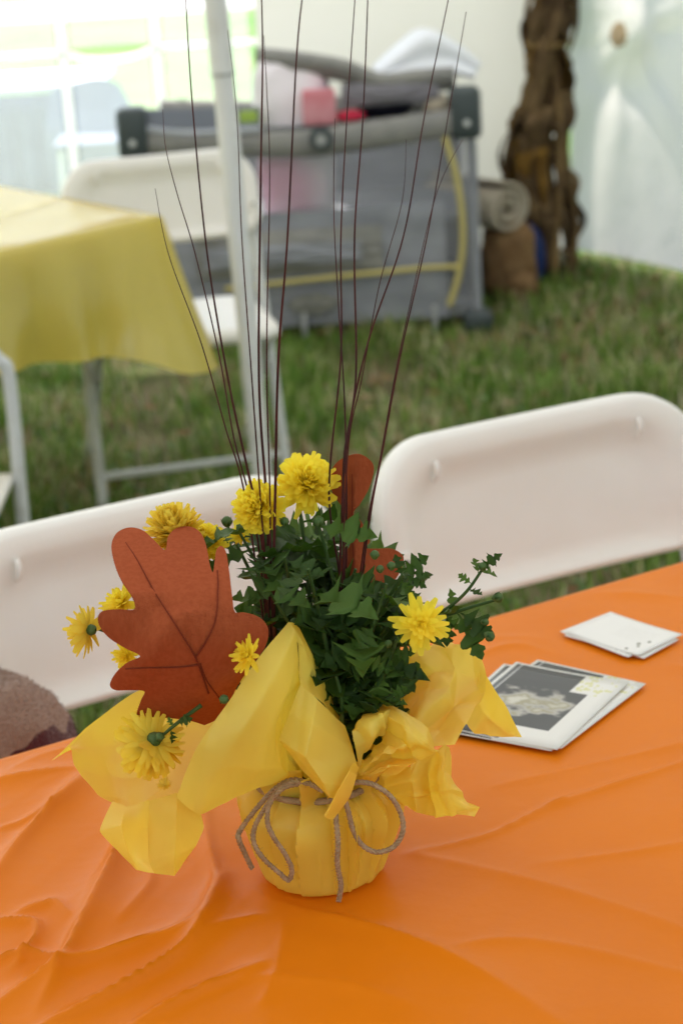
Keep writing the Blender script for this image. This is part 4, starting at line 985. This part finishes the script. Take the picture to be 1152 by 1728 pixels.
# ------------------------------------------------------------------ reeds
REEDS = [[(470, 1300), (453, 1060), (440, 900), (415, 780), (385, 640), (350, 430), (325, 180), (313, -10)],
 [(468, 1300), (450, 1060), (430, 880), (395, 740), (370, 600), (330, 430), (300, 330), (280, 250), (275, 185)],
 [(472, 1300), (446, 1060), (412, 830), (380, 720), (340, 580), (285, 430), (262, 318)],
 [(474, 1300), (455, 1050), (440, 850), (425, 640), (408, 400), (400, 200), (384, 50)],
 [(476, 1300), (458, 1050), (450, 850), (437, 640), (440, 300), (443, 100), (441, -20)],
 [(480, 1300), (460, 1050), (455, 820), (450, 600), (455, 300), (450, 150), (445, 60)],
 [(484, 1300), (463, 1050), (465, 800), (470, 600), (485, 400), (500, 100), (512, -20)],
 [(560, 1310), (566, 1180), (575, 1000), (555, 830), (575, 600), (575, 400), (585, 200), (600, -20)],
 [(562, 1310), (575, 1190), (584, 950), (582, 700), (570, 500), (563, 350), (565, 200)],
 [(564, 1310), (573, 1190), (580, 980), (580, 780), (600, 640), (598, 400), (612, 200), (621, -20)],
 [(566, 1310), (572, 1190), (578, 960), (588, 750), (610, 640), (640, 480), (678, 340), (685, 235)],
 [(568, 1310), (570, 1200), (572, 1000), (584, 760), (620, 580), (680, 400), (715, 200), (760, -20)],
 [(570, 1310), (572, 1200), (596, 1050), (620, 880), (640, 780), (665, 640), (690, 520), (735, 330), (780, 235)],
 [(572, 1310), (574, 1200), (600, 1050), (625, 865), (645, 760), (675, 600), (720, 400), (755, 200), (786, 20)]]
rg = random.Random(11)
for i, pth in enumerate(REEDS):
    y1 = 1.30+rg.uniform(-.035, .05); k = len(pth)
    P = spline([at(x, y, 1.30+(y1-1.30)*j/(k-1)) for j, (x, y) in enumerate(pth)], 70)
    thick = (.00135 if pth[-1][1] < 30 else .00105)*rg.uniform(.85, 1.1)
    thick *= .86; rads = [thick*(1-.68*(j/70)**1.3) for j in range(71)]
    if pth[-1][1] > 0: rads = [thick*(1-.8*(j/70)) for j in range(71)]
    o = ob('reed', tube(P, rads, 7), M['reed'])
    tag(o, 'thin dark maroon reed in the cluster rising beside the large felt leaf' if i < 7 else 'thin dark maroon reed in the cluster rising before the upright felt leaf', 'reed', 'maroon reeds by the large felt leaf' if i < 7 else 'maroon reeds by the upright felt leaf')

# ------------------------------------------------------------------ felt leaves
from mathutils.geometry import delaunay_2d_cdt
def felt_leaf(name, outline, yfun, veins, lab, step=8):
    P = spline([Vector((x, y, 0)) for x, y in outline+[outline[0]]], len(outline)*7)[:-1]
    pts = [Vector((p.x, p.y)) for p in P]; nb2 = len(pts)
    edges = [(i, (i+1) % nb2) for i in range(nb2)]
    def inside(x, y):
        c = False
        for i in range(nb2):
            a, b = pts[i], pts[i-1]
            if (a.y > y) != (b.y > y) and x < (b.x-a.x)*(y-a.y)/(b.y-a.y)+a.x: c = not c
        return c
    xs_ = [p.x for p in pts]; ys_ = [p.y for p in pts]; extra = []
    y = min(ys_)
    while y < max(ys_):
        x = min(xs_)
        while x < max(xs_):
            if inside(x, y) and min((Vector((x, y))-p).length for p in pts) > step*.6: extra.append(Vector((x+random.uniform(-1, 1), y+random.uniform(-1, 1))))
            x += step
        y += step
    vs, es, fs, _, _, _ = delaunay_2d_cdt(pts+extra, edges, [list(range(nb2))], 1, 1e-5)
    V = [at(v.x, v.y, yfun(v.x, v.y)) for v in vs]
    base = at(*outline[0], yfun(*outline[0]))
    root = thing(name, base, lab, 'felt leaf', group='felt oak leaves')
    o = ob('felt_sheet', (V, [list(f)[::-1] for f in fs]), M['felt'], root, True); solid(o, .0013, 1); es = o.modifiers.new('e', 'EDGE_SPLIT'); es.split_angle = R(45)
    fz, ff = [], []
    for f in fs:
        for _ in range(7):
            w3 = [random.random() for _ in f]; sm = sum(w3); x_ = sum(vs[i].x*w_ for i, w_ in zip(f, w3))/sm; y_ = sum(vs[i].y*w_ for i, w_ in zip(f, w3))/sm
            a_ = random.gauss(.9, .7); l_ = random.uniform(1.2, 4.5); p0_ = at(x_, y_, yfun(x_, y_)-.0013); p1_ = at(x_+math.cos(a_)*l_, y_+math.sin(a_)*l_, yfun(x_, y_)-random.uniform(.0015, .0024)); n_ = len(fz)
            fz += [p0_, p0_+Vector((.00012, 0, .00012)), p1_]; ff.append([n_, n_+1, n_+2])
    for i in range(nb2):
        for _ in range(3):
            p0_ = at(pts[i].x, pts[i].y, yfun(pts[i].x, pts[i].y)-.0005); d_ = (pts[(i+1) % nb2]-pts[i-1]).normalized(); l_ = random.uniform(.5, 2.2)
            p1_ = at(pts[i].x+d_.y*l_+random.gauss(0, 1), pts[i].y-d_.x*l_+random.gauss(0, 1), yfun(pts[i].x, pts[i].y)-.0006); n_ = len(fz)
            fz += [p0_, p0_+Vector((.0001, 0, .0001)), p1_]; ff.append([n_, n_+1, n_+2])
    tag(ob('felt_fuzz', (fz, ff), M['felt'], root, True), kind='stuff')
    for vp in veins:
        q = spline([Vector((x, y, 0)) for x, y in vp], 26)
        ob('vein', tube([at(p.x, p.y, yfun(p.x, p.y)-.0027) for p in q], [.0007*(1-.5*j/26) for j in range(27)], 6), M['vein'], root, True)
    return root
OUT1 = [(345, 1221), (318, 1213), (275, 1208), (240, 1207), (231, 1204), (238, 1182), (244, 1164), (218, 1162), (196, 1162), (187, 1153), (196, 1135), (215, 1118), (238, 1106), (212, 1092), (185, 1075), (170, 1058), (166, 1042), (174, 1031), (200, 1028), (224, 1029), (228, 1022), (222, 1006), (205, 980),
        (193, 950), (189, 922), (198, 902), (218, 893), (240, 897), (258, 912), (276, 930), (281, 926), (284, 908), (298, 894), (318, 891), (336, 899), (347, 920), (354, 955), (359, 968), (362, 950), (365, 931), (373, 924), (381, 934), (386, 965), (391, 1010), (395, 1033), (410, 1034), (432, 1040), (447, 1053), (451, 1070), (443, 1095), (420, 1125), (398, 1158), (388, 1182), (370, 1208)]
def y1f(x, y):
    s = (y-1075)/165
    r = 1.196+.088*s*s*(1 if y < 1075 else .95)
    r += .018*((x-300)/130)**2*(1 if x > 300 else .5)
    dl = (x-165)+(1.05*(y-1035)); 
    if dl < 90 and y > 1000: r -= .010*(1-dl/90)
    r += .0015*math.sin(x*.03+y*.012)
    fold = abs((x-300)*.78-(1045-y)*.62)                          # soft fold along the side lobe
    return r-.005*math.exp(-(fold/22)**2)*(y > 1030)
felt_leaf('felt_leaf', OUT1, y1f, [[(352, 1170), (330, 1110), (300, 1060), (262, 1000), (232, 945), (212, 915)], [(330, 1110), (352, 1075), (365, 1040), (368, 990), (367, 962)], [(336, 1122), (300, 1126), (250, 1127), (212, 1129)], [(372, 1180), (350, 1150), (338, 1120)]],
          'large rust felt oak leaf with stitched veins leaning on the flower pot')
OUT2 = [(612, 1120), (590, 1060), (578, 1000), (572, 950), (592, 918), (581, 886), (584, 864), (562, 830), (560, 796), (574, 776), (600, 766), (618, 772), (629, 788), (622, 820), (606, 850), (596, 866), (606, 876), (617, 896), (622, 914), (612, 924), (634, 926), (660, 926), (678, 938), (676, 958), (662, 982), (640, 996), (628, 1010), (640, 1040), (636, 1080)]
felt_leaf('felt_leaf', OUT2, lambda x, y: 1.312+.012*math.sin((y-800)/60)+.00025*abs(x-600)+(.02 if y < 866 else 0)*(866-y)/100,
          [[(604, 1100), (598, 980), (595, 900), (594, 800)]], 'rust felt oak leaf standing upright behind the green mum foliage')

# ------------------------------------------------------------------ chrysanthemum
PB = at(565, 1290, 1.305)
mum = thing('chrysanthemum_plant', (PB.x, PB.y, zb0+.07), 'yellow chrysanthemum plant with dark green lobed leaves in the pot', 'plant')
def leaf_mesh(seed):
    r = random.Random(seed)
    half = [(0, 0), (.028, .06), (.032, .14), (.11, .20), (.24, .27), (.34, .36), (.23, .372), (.10, .385), (.13, .44), (.30, .52), (.37, .60), (.44, .66), (.32, .662), (.26, .69), (.11, .66), (.13, .72), (.25, .80), (.20, .86), (.13, .865), (.09, .93), (0, 1.0)]
    jl = [(x*r.uniform(.8, 1.15), y) for x, y in half]; jr = [(x*r.uniform(.8, 1.15), y) for x, y in half]
    V, F = [], []; cup = r.uniform(.15, .55); droop = r.uniform(.05, .5)
    def z(x, y): return cup*abs(x)-droop*y*y+.035*math.sin(y*14+x*9)
    for i, (x, y) in enumerate(half):
        V += [(-jl[i][0], y, z(jl[i][0], y)), (0, y, z(0, y)-.012), (jr[i][0], y, z(jr[i][0], y))]
    for i in range(len(half)-1):
        b = 3*i; F += [[b, b+1, b+4, b+3], [b+1, b+2, b+5, b+4]]
    me = mk('leaf', V, F); me.materials.append(M['leafg']); return me
LM = [leaf_mesh(s) for s in range(7)]
_n, _L = M['leafg'].node_tree.nodes, M['leafg'].node_tree.links
_oi = _n.new('ShaderNodeObjectInfo'); _rp = _n.new('ShaderNodeValToRGB')
_els = _rp.color_ramp.elements
_els.new(.45); _els.new(.8)
for _k, (_p, _c) in enumerate(((0, (.020, .048, .007)), (.45, (.036, .080, .011)), (.8, (.062, .125, .017)), (1, (.11, .19, .028)))):
    _els[_k].position = _p; _els[_k].color = (*_c, 1)
_L.new(_oi.outputs['Random'], _rp.inputs[0]); _L.new(_rp.outputs[0], _n['Principled BSDF'].inputs['Base Color'])
rl = random.Random(21)
nleaf = [0]
def add_leaf(pos, axis_, nrm, size, parent=mum, keep=False):
    if not keep:                                                # foliage stays inside the paper collar
        v = pos-CAM; dz = v.dot(fw); qx, qy = 576+FPX*v.dot(rt)/dz, 864-FPX*v.dot(upv)/dz
        ymin = 1.288 if qx > 532+(qy-1100)*.42 else 1.318
        if qy > 1010 and qx < 610 and pos.y < ymin: pos = pos+v*((ymin-pos.y)/v.y)
        if qy > 1010 and qx < 480: return None
        if 555 < qx < 685 and 850 < qy < 1000 and pos.y < 1.345 and rl.random() < .6: pos = pos+v*((1.345-pos.y)/v.y)
        if qy > 1120 and qx > 660: return None
        if qx > 645 and qy < 935: return None
        if qy < 868: return None
    y = axis_.normalized(); x = y.cross(nrm).normalized(); z = x.cross(y)
    o = bpy.data.objects.new('leaf', rl.choice(LM)); col.objects.link(o); o.parent = parent
    mm = Matrix((x*size*rl.uniform(.72, 1.0), y*size, z*size)).transposed().to_4x4(); mm.translation = pos-mum.location
    o.matrix_local = mm; nleaf[0] += 1
    return o
def rel(p): return p-mum.location
STEMS = [  # end pixel, Y, leaves
 ((505, 850), 1.33, 9), ((440, 885), 1.31, 9), ((405, 900), 1.34, 8), ((385, 890), 1.37, 6), ((537, 882), 1.30, 7), ((300, 915), 1.34, 6), ((205, 1012), 1.30, 4), ((158, 1058), 1.275, 2), ((430, 960), 1.27, 9), ((480, 940), 1.27, 9),
 ((520, 960), 1.25, 9), ((560, 930), 1.38, 8), ((600, 960), 1.30, 8), ((640, 1000), 1.30, 8), ((652, 985), 1.27, 6), ((620, 1060), 1.25, 8), ((655, 1060), 1.29, 7), ((540, 1040), 1.24, 8), ((490, 1010), 1.26, 8), ((500, 900), 1.38, 8),
 ((580, 1010), 1.25, 8), ((420, 1010), 1.32, 8), ((455, 930), 1.36, 8), ((610, 1130), 1.25, 6), ((560, 1120), 1.23, 7), ((690, 970), 1.31, 3), ((705, 1060), 1.27, 3)]
for (px, py), Y, nlv in STEMS:
    nlv = int(nlv*1.25)
    if Y < 1.27 and py > 990: Y += .035
    e_ = at(px, py, Y); b_ = Vector((PB.x+rl.uniform(-.02, .02), P0.y+rl.uniform(-.02, .02), mum.location.z))
    mid = b_.lerp(e_, .5)+Vector((rl.uniform(-.012, .012), rl.uniform(-.012, .012), .018))
    P = spline([b_, mid, e_], 24)
    ob('stem', tube(P, [.0022-.0011*k/24 for k in range(25)], 6), M['stem'], mum, True)
    a = rl.random()*6.28
    for k in range(nlv):
        t = .22+.74*k/max(1, nlv-1); p = P[int(t*24)]; a += 2.4
        out = Vector((math.cos(a), math.sin(a), rl.uniform(-.35, .55)))
        nrm = Vector((rl.gauss(0, .45), rl.gauss(-.25, .45), 1))
        add_leaf(p, out, nrm, rl.uniform(.029, .050)*(1 if px > 330 else .55))
for _ in range(95):                                             # inner leaves that fill the middle of the plant
    p = at(rl.uniform(478, 655), rl.uniform(905, 1225), rl.uniform(1.318, 1.40))
    a = rl.random()*6.28
    add_leaf(p, Vector((math.cos(a), math.sin(a)*.6, rl.uniform(-.5, .6))), Vector((rl.gauss(0, .6), rl.gauss(-.6, .4), .8)), rl.uniform(.032, .052))
for _ in range(44):
    qy = rl.uniform(1040, 1235); p = at(rl.uniform(max(505, 545+(qy-1100)*.42), 635), qy, rl.uniform(1.262, 1.30))
    a = rl.uniform(-2.6, .4)
    add_leaf(p, Vector((math.cos(a), math.sin(a)*.5, rl.uniform(-.3, .7))), Vector((rl.gauss(0, .5), rl.gauss(-.8, .3), .7)), rl.uniform(.020, .034))
# leafy sprigs reaching right over the table
def sprig(path, leaves):
    P = spline([at(*c) for c in path], 24)
    ob('stem', tube(P, [.0017-.0007*k/24 for k in range(25)], 6), M['stem'], mum, True)
    for (x, y, Y), (x2, y2, Y2), nv_ in leaves:
        p, q = at(x, y, Y), at(x2, y2, Y2); add_leaf(p, q-p, Vector(nv_), (q-p).length, keep=True)
sprig([(620, 1120, 1.29), (690, 1050, 1.29), (745, 1032, 1.285), (785, 1000, 1.28), (815, 958, 1.28)],
      [((812, 960, 1.28), (838, 936, 1.275), (-.3, -.9, .5)), ((806, 968, 1.28), (800, 940, 1.29), (.5, -.8, .4)), ((808, 966, 1.28), (842, 962, 1.285), (0, -.5, 1)), ((795, 985, 1.28), (772, 968, 1.285), (-.2, -.9, .5)), ((790, 995, 1.28), (812, 1000, 1.27), (0, -.4, 1))])
sprig([(690, 1050, 1.29), (740, 1042, 1.288), (790, 1026, 1.285), (838, 1012, 1.28)],
      [((762, 1036, 1.286), (768, 1000, 1.285), (.5, -.8, .3)), ((770, 1034, 1.285), (816, 1112, 1.270), (.35, -.85, .45)), ((775, 1034, 1.285), (832, 1072, 1.272), (.1, -.8, .6)), ((755, 1040, 1.286), (752, 1090, 1.275), (-.2, -.9, .4)), ((748, 1040, 1.286), (776, 1062, 1.280), (0, -.9, .4))])
sprig([(590, 1200, 1.28), (640, 1150, 1.265), (662, 1100, 1.26), (668, 1080, 1.258)],
      [((664, 1105, 1.258), (698, 1100, 1.250), (0, -.8, .6)), ((660, 1112, 1.258), (640, 1080, 1.255), (0, -.8, .6)), ((656, 1125, 1.26), (716, 1130, 1.250), (.0, -.5, .9)), ((650, 1130, 1.26), (622, 1112, 1.256), (0, -.8, .6)), ((668, 1085, 1.256), (690, 1070, 1.252), (0, -.8, .5))])
sprig([(600, 1230, 1.27), (640, 1190, 1.262), (665, 1172, 1.258)], [((660, 1175, 1.258), (684, 1160, 1.254), (0, -.8, .6)), ((650, 1182, 1.258), (682, 1180, 1.252), (0, -.5, .9))])
sprig([(610, 1100, 1.29), (655, 1010, 1.285), (680, 970, 1.28)], [((680, 968, 1.28), (718, 938, 1.275), (-.2, -.8, .5)), ((684, 966, 1.28), (722, 966, 1.275), (0, -.6, .8)), ((678, 972, 1.28), (668, 940, 1.28), (0, -.9, .4)), ((682, 972, 1.28), (720, 985, 1.275), (0, -.7, .7)), ((675, 980, 1.28), (700, 1005, 1.275), (0, -.8, .5))])
sprig([(340, 1190, 1.225), (310, 1212, 1.222), (285, 1232, 1.222), (270, 1246, 1.226)], [((300, 1220, 1.22), (322, 1212, 1.215), (0, -.8, .5)), ((288, 1230, 1.22), (292, 1255, 1.216), (.8, -.6, .2)), ((292, 1226, 1.22), (284, 1210, 1.22), (0, -.8, .5))])
def petal_mesh(seed, curl):
    r = random.Random(seed); V, F = [], []; n = 7
    for k in range(n+1):
        t = k/n; wdt = .138*(math.sin(math.pi*min(1, t*.86+.10))**.55)*(1 if t < .99 else 1.45)
        zc = curl*t*t+.02*math.sin(t*7+seed)
        V += [(-wdt, t, zc+.045*math.sin(t*3)), (0, t+(.02 if k == n else 0), zc), (wdt, t, zc+.045*math.sin(t*3))]
    for k in range(n):
        b = 3*k; F += [[b, b+1, b+4, b+3], [b+1, b+2, b+5, b+4]]
    return V, F
PT = [petal_mesh(s, c) for s, c in enumerate((.10, .22, .36, -.08, .5))]
PME = {}
for nm in ('petal', 'petal_pale'):
    PME[nm] = []
    for V, F in PT:
        me = mk('petal', V, F); me.materials.append(M[nm]); PME[nm].append(me)
rf_ = random.Random(5)
def flower(px, py, Y, rad, face, mt, rings, solo, back=False):
    c = at(px, py, Y); z = Vector(face).normalized(); x = z.orthogonal().normalized(); y = z.cross(x)
    B = Matrix((x, y, z)).transposed().to_4x4(); B.translation = rel(c)
    JV, JF = [], []; pend = []
    for ri, (n, el, ln, curl) in enumerate(rings):
        for k in range(n):
            a = 2*math.pi*(k+.5*(ri % 2))/n+rf_.gauss(0, .09); ee = R(el+rf_.gauss(0, 7)); Lp = rad*ln*rf_.uniform(.86, 1.1); wd = rf_.uniform(.85, 1.2)
            m_ = Matrix.Rotation(a, 4, 'Z') @ Matrix.Rotation(ee, 4, 'X') @ Matrix.Rotation(rf_.gauss(0, .25), 4, 'Y') @ Matrix.Diagonal((Lp*wd*(1.25 if ln < .7 else 1), Lp, Lp, 1))
            m_ = Matrix.Translation((0, 0, rad*.05*ri)) @ m_
            pi_ = max(0, min(4, curl+rf_.choice((-1, 0, 0, 1))))
            if ri < solo: pend.append((PME[mt][pi_], m_))
            else:
                V, F = PT[pi_]; nn_ = len(JV); JV += [m_ @ Vector(v) for v in V]; JF += [[q+nn_ for q in f] for f in F]
    if not JV: JV, JF = lathe([(rad*.02, rad*.1), (rad*.2, rad*.02)], 10)
    f = ob('flower', (JV, JF), M[mt], mum); f.matrix_local = B
    for me, m_ in pend:
        o = bpy.data.objects.new('petal', me); col.objects.link(o); o.parent = f; o.matrix_local = m_
    ob('calyx', lathe([(rad*.05, -rad*.30), (rad*.17, -rad*.24), (rad*.22, -rad*.10), (rad*.16, .0)], 14), M['bud'], f)
    return f
POM = [(28, -16, .90, 3), (32, 2, 1.0, 1), (34, 17, .98, 1), (32, 31, .95, 2), (28, 44, .91, 2), (22, 57, .87, 4), (15, 70, .83, 4), (9, 82, .80, 4), (4, 89, .76, 4)]
DAI = [(14, 2, 1.0, 0), (14, 12, .92, 1), (13, 30, .66, 2), (11, 50, .48, 2), (8, 70, .36, 4)]
mm_ = lambda px: px/FPX*1.43
flower(516, 822, 1.325, mm_(52), (.15, -.75, .65), 'petal', POM, 1)
flower(440, 857, 1.310, mm_(46), (-.25, -.85, .45), 'petal', POM, 1)
flower(298, 905, 1.320, mm_(50), (-.2, -.3, .95), 'petal_pale', POM, 1)
flower(345, 925, 1.335, mm_(40), (.1, -.4, .9), 'petal', POM[1:], 1)
flower(208, 1020, 1.270, mm_(38), (-.5, -.35, .8), 'petal', DAI, 2)
flower(150, 1063, 1.262, mm_(44), (-.86, .40, -.12), 'petal_pale', DAI, 2)
flower(216, 1106, 1.262, mm_(26), (-.4, -.7, .3), 'petal', DAI, 1)
flower(420, 1106, 1.200, mm_(31), (-.62, -.55, .45), 'petal', DAI, 1)
flower(708, 1052, 1.244, mm_(47), (.12, -.93, .38), 'petal', DAI, 2)
flower(258, 1250, 1.232, mm_(56), (-.50, .52, -.68), 'petal_pale', POM[:5], 1)
flower(405, 905, 1.345, mm_(22), (0, -.6, .8), 'petal', DAI, 0)
flower(278, 1325, 1.2365, mm_(13), (-.2, -.5, .8), 'petal_pale', DAI[:2], 0)
def bud(px, py, Y, r, dr=(0, -.2, 1)):
    r *= .76
    c = at(px, py, Y); z = Vector(dr).normalized(); x = z.orthogonal().normalized(); y = z.cross(x)
    B = Matrix((x, y, z)).transposed().to_4x4(); B.translation = rel(c)
    o = ob('bud', lathe([(r*.1, -r*1.3), (r*.6, -r*.9), (r, -r*.1), (r*.92, r*.45), (r*.55, r*.85), (r*.05, r*.95)], 12), M['bud'], mum); o.matrix_local = B
    for k in range(6):
        a = k*1.047
        V = [Vector((math.cos(a-.3)*r*.9, math.sin(a-.3)*r*.9, -r*.5)), Vector((math.cos(a+.3)*r*.9, math.sin(a+.3)*r*.9, -r*.5)), Vector((math.cos(a)*r*1.15, math.sin(a)*r*1.15, r*.6)), Vector((math.cos(a)*r*1.1, math.sin(a)*r*1.1, -r*.1))]
        ob('sepal', (V, [[0, 1, 3], [1, 2, 3], [2, 0, 3]]), M['leafg'], o)
for b in ((383, 880, 1.34, .0052), (537, 880, 1.30, .0056), (632, 936, 1.268, .0042), (641, 960, 1.268, .0036), (660, 955, 1.268, .0040), (826, 1074, 1.272, .0048, (.8, -.3, -.5)), (840, 1008, 1.28, .0048, (.9, -.2, .2)), (814, 956, 1.279, .0040),
          (378, 1180, 1.190, .0042, (0, -1, .2)), (497, 1050, 1.262, .0042), (655, 1086, 1.252, .0036), (818, 1050, 1.276, .0036, (.8, -.4, 0)), (480, 880, 1.30, .0042), (270, 1243, 1.219, .0042, (.4, -.8, .4))):
    bud(*b)
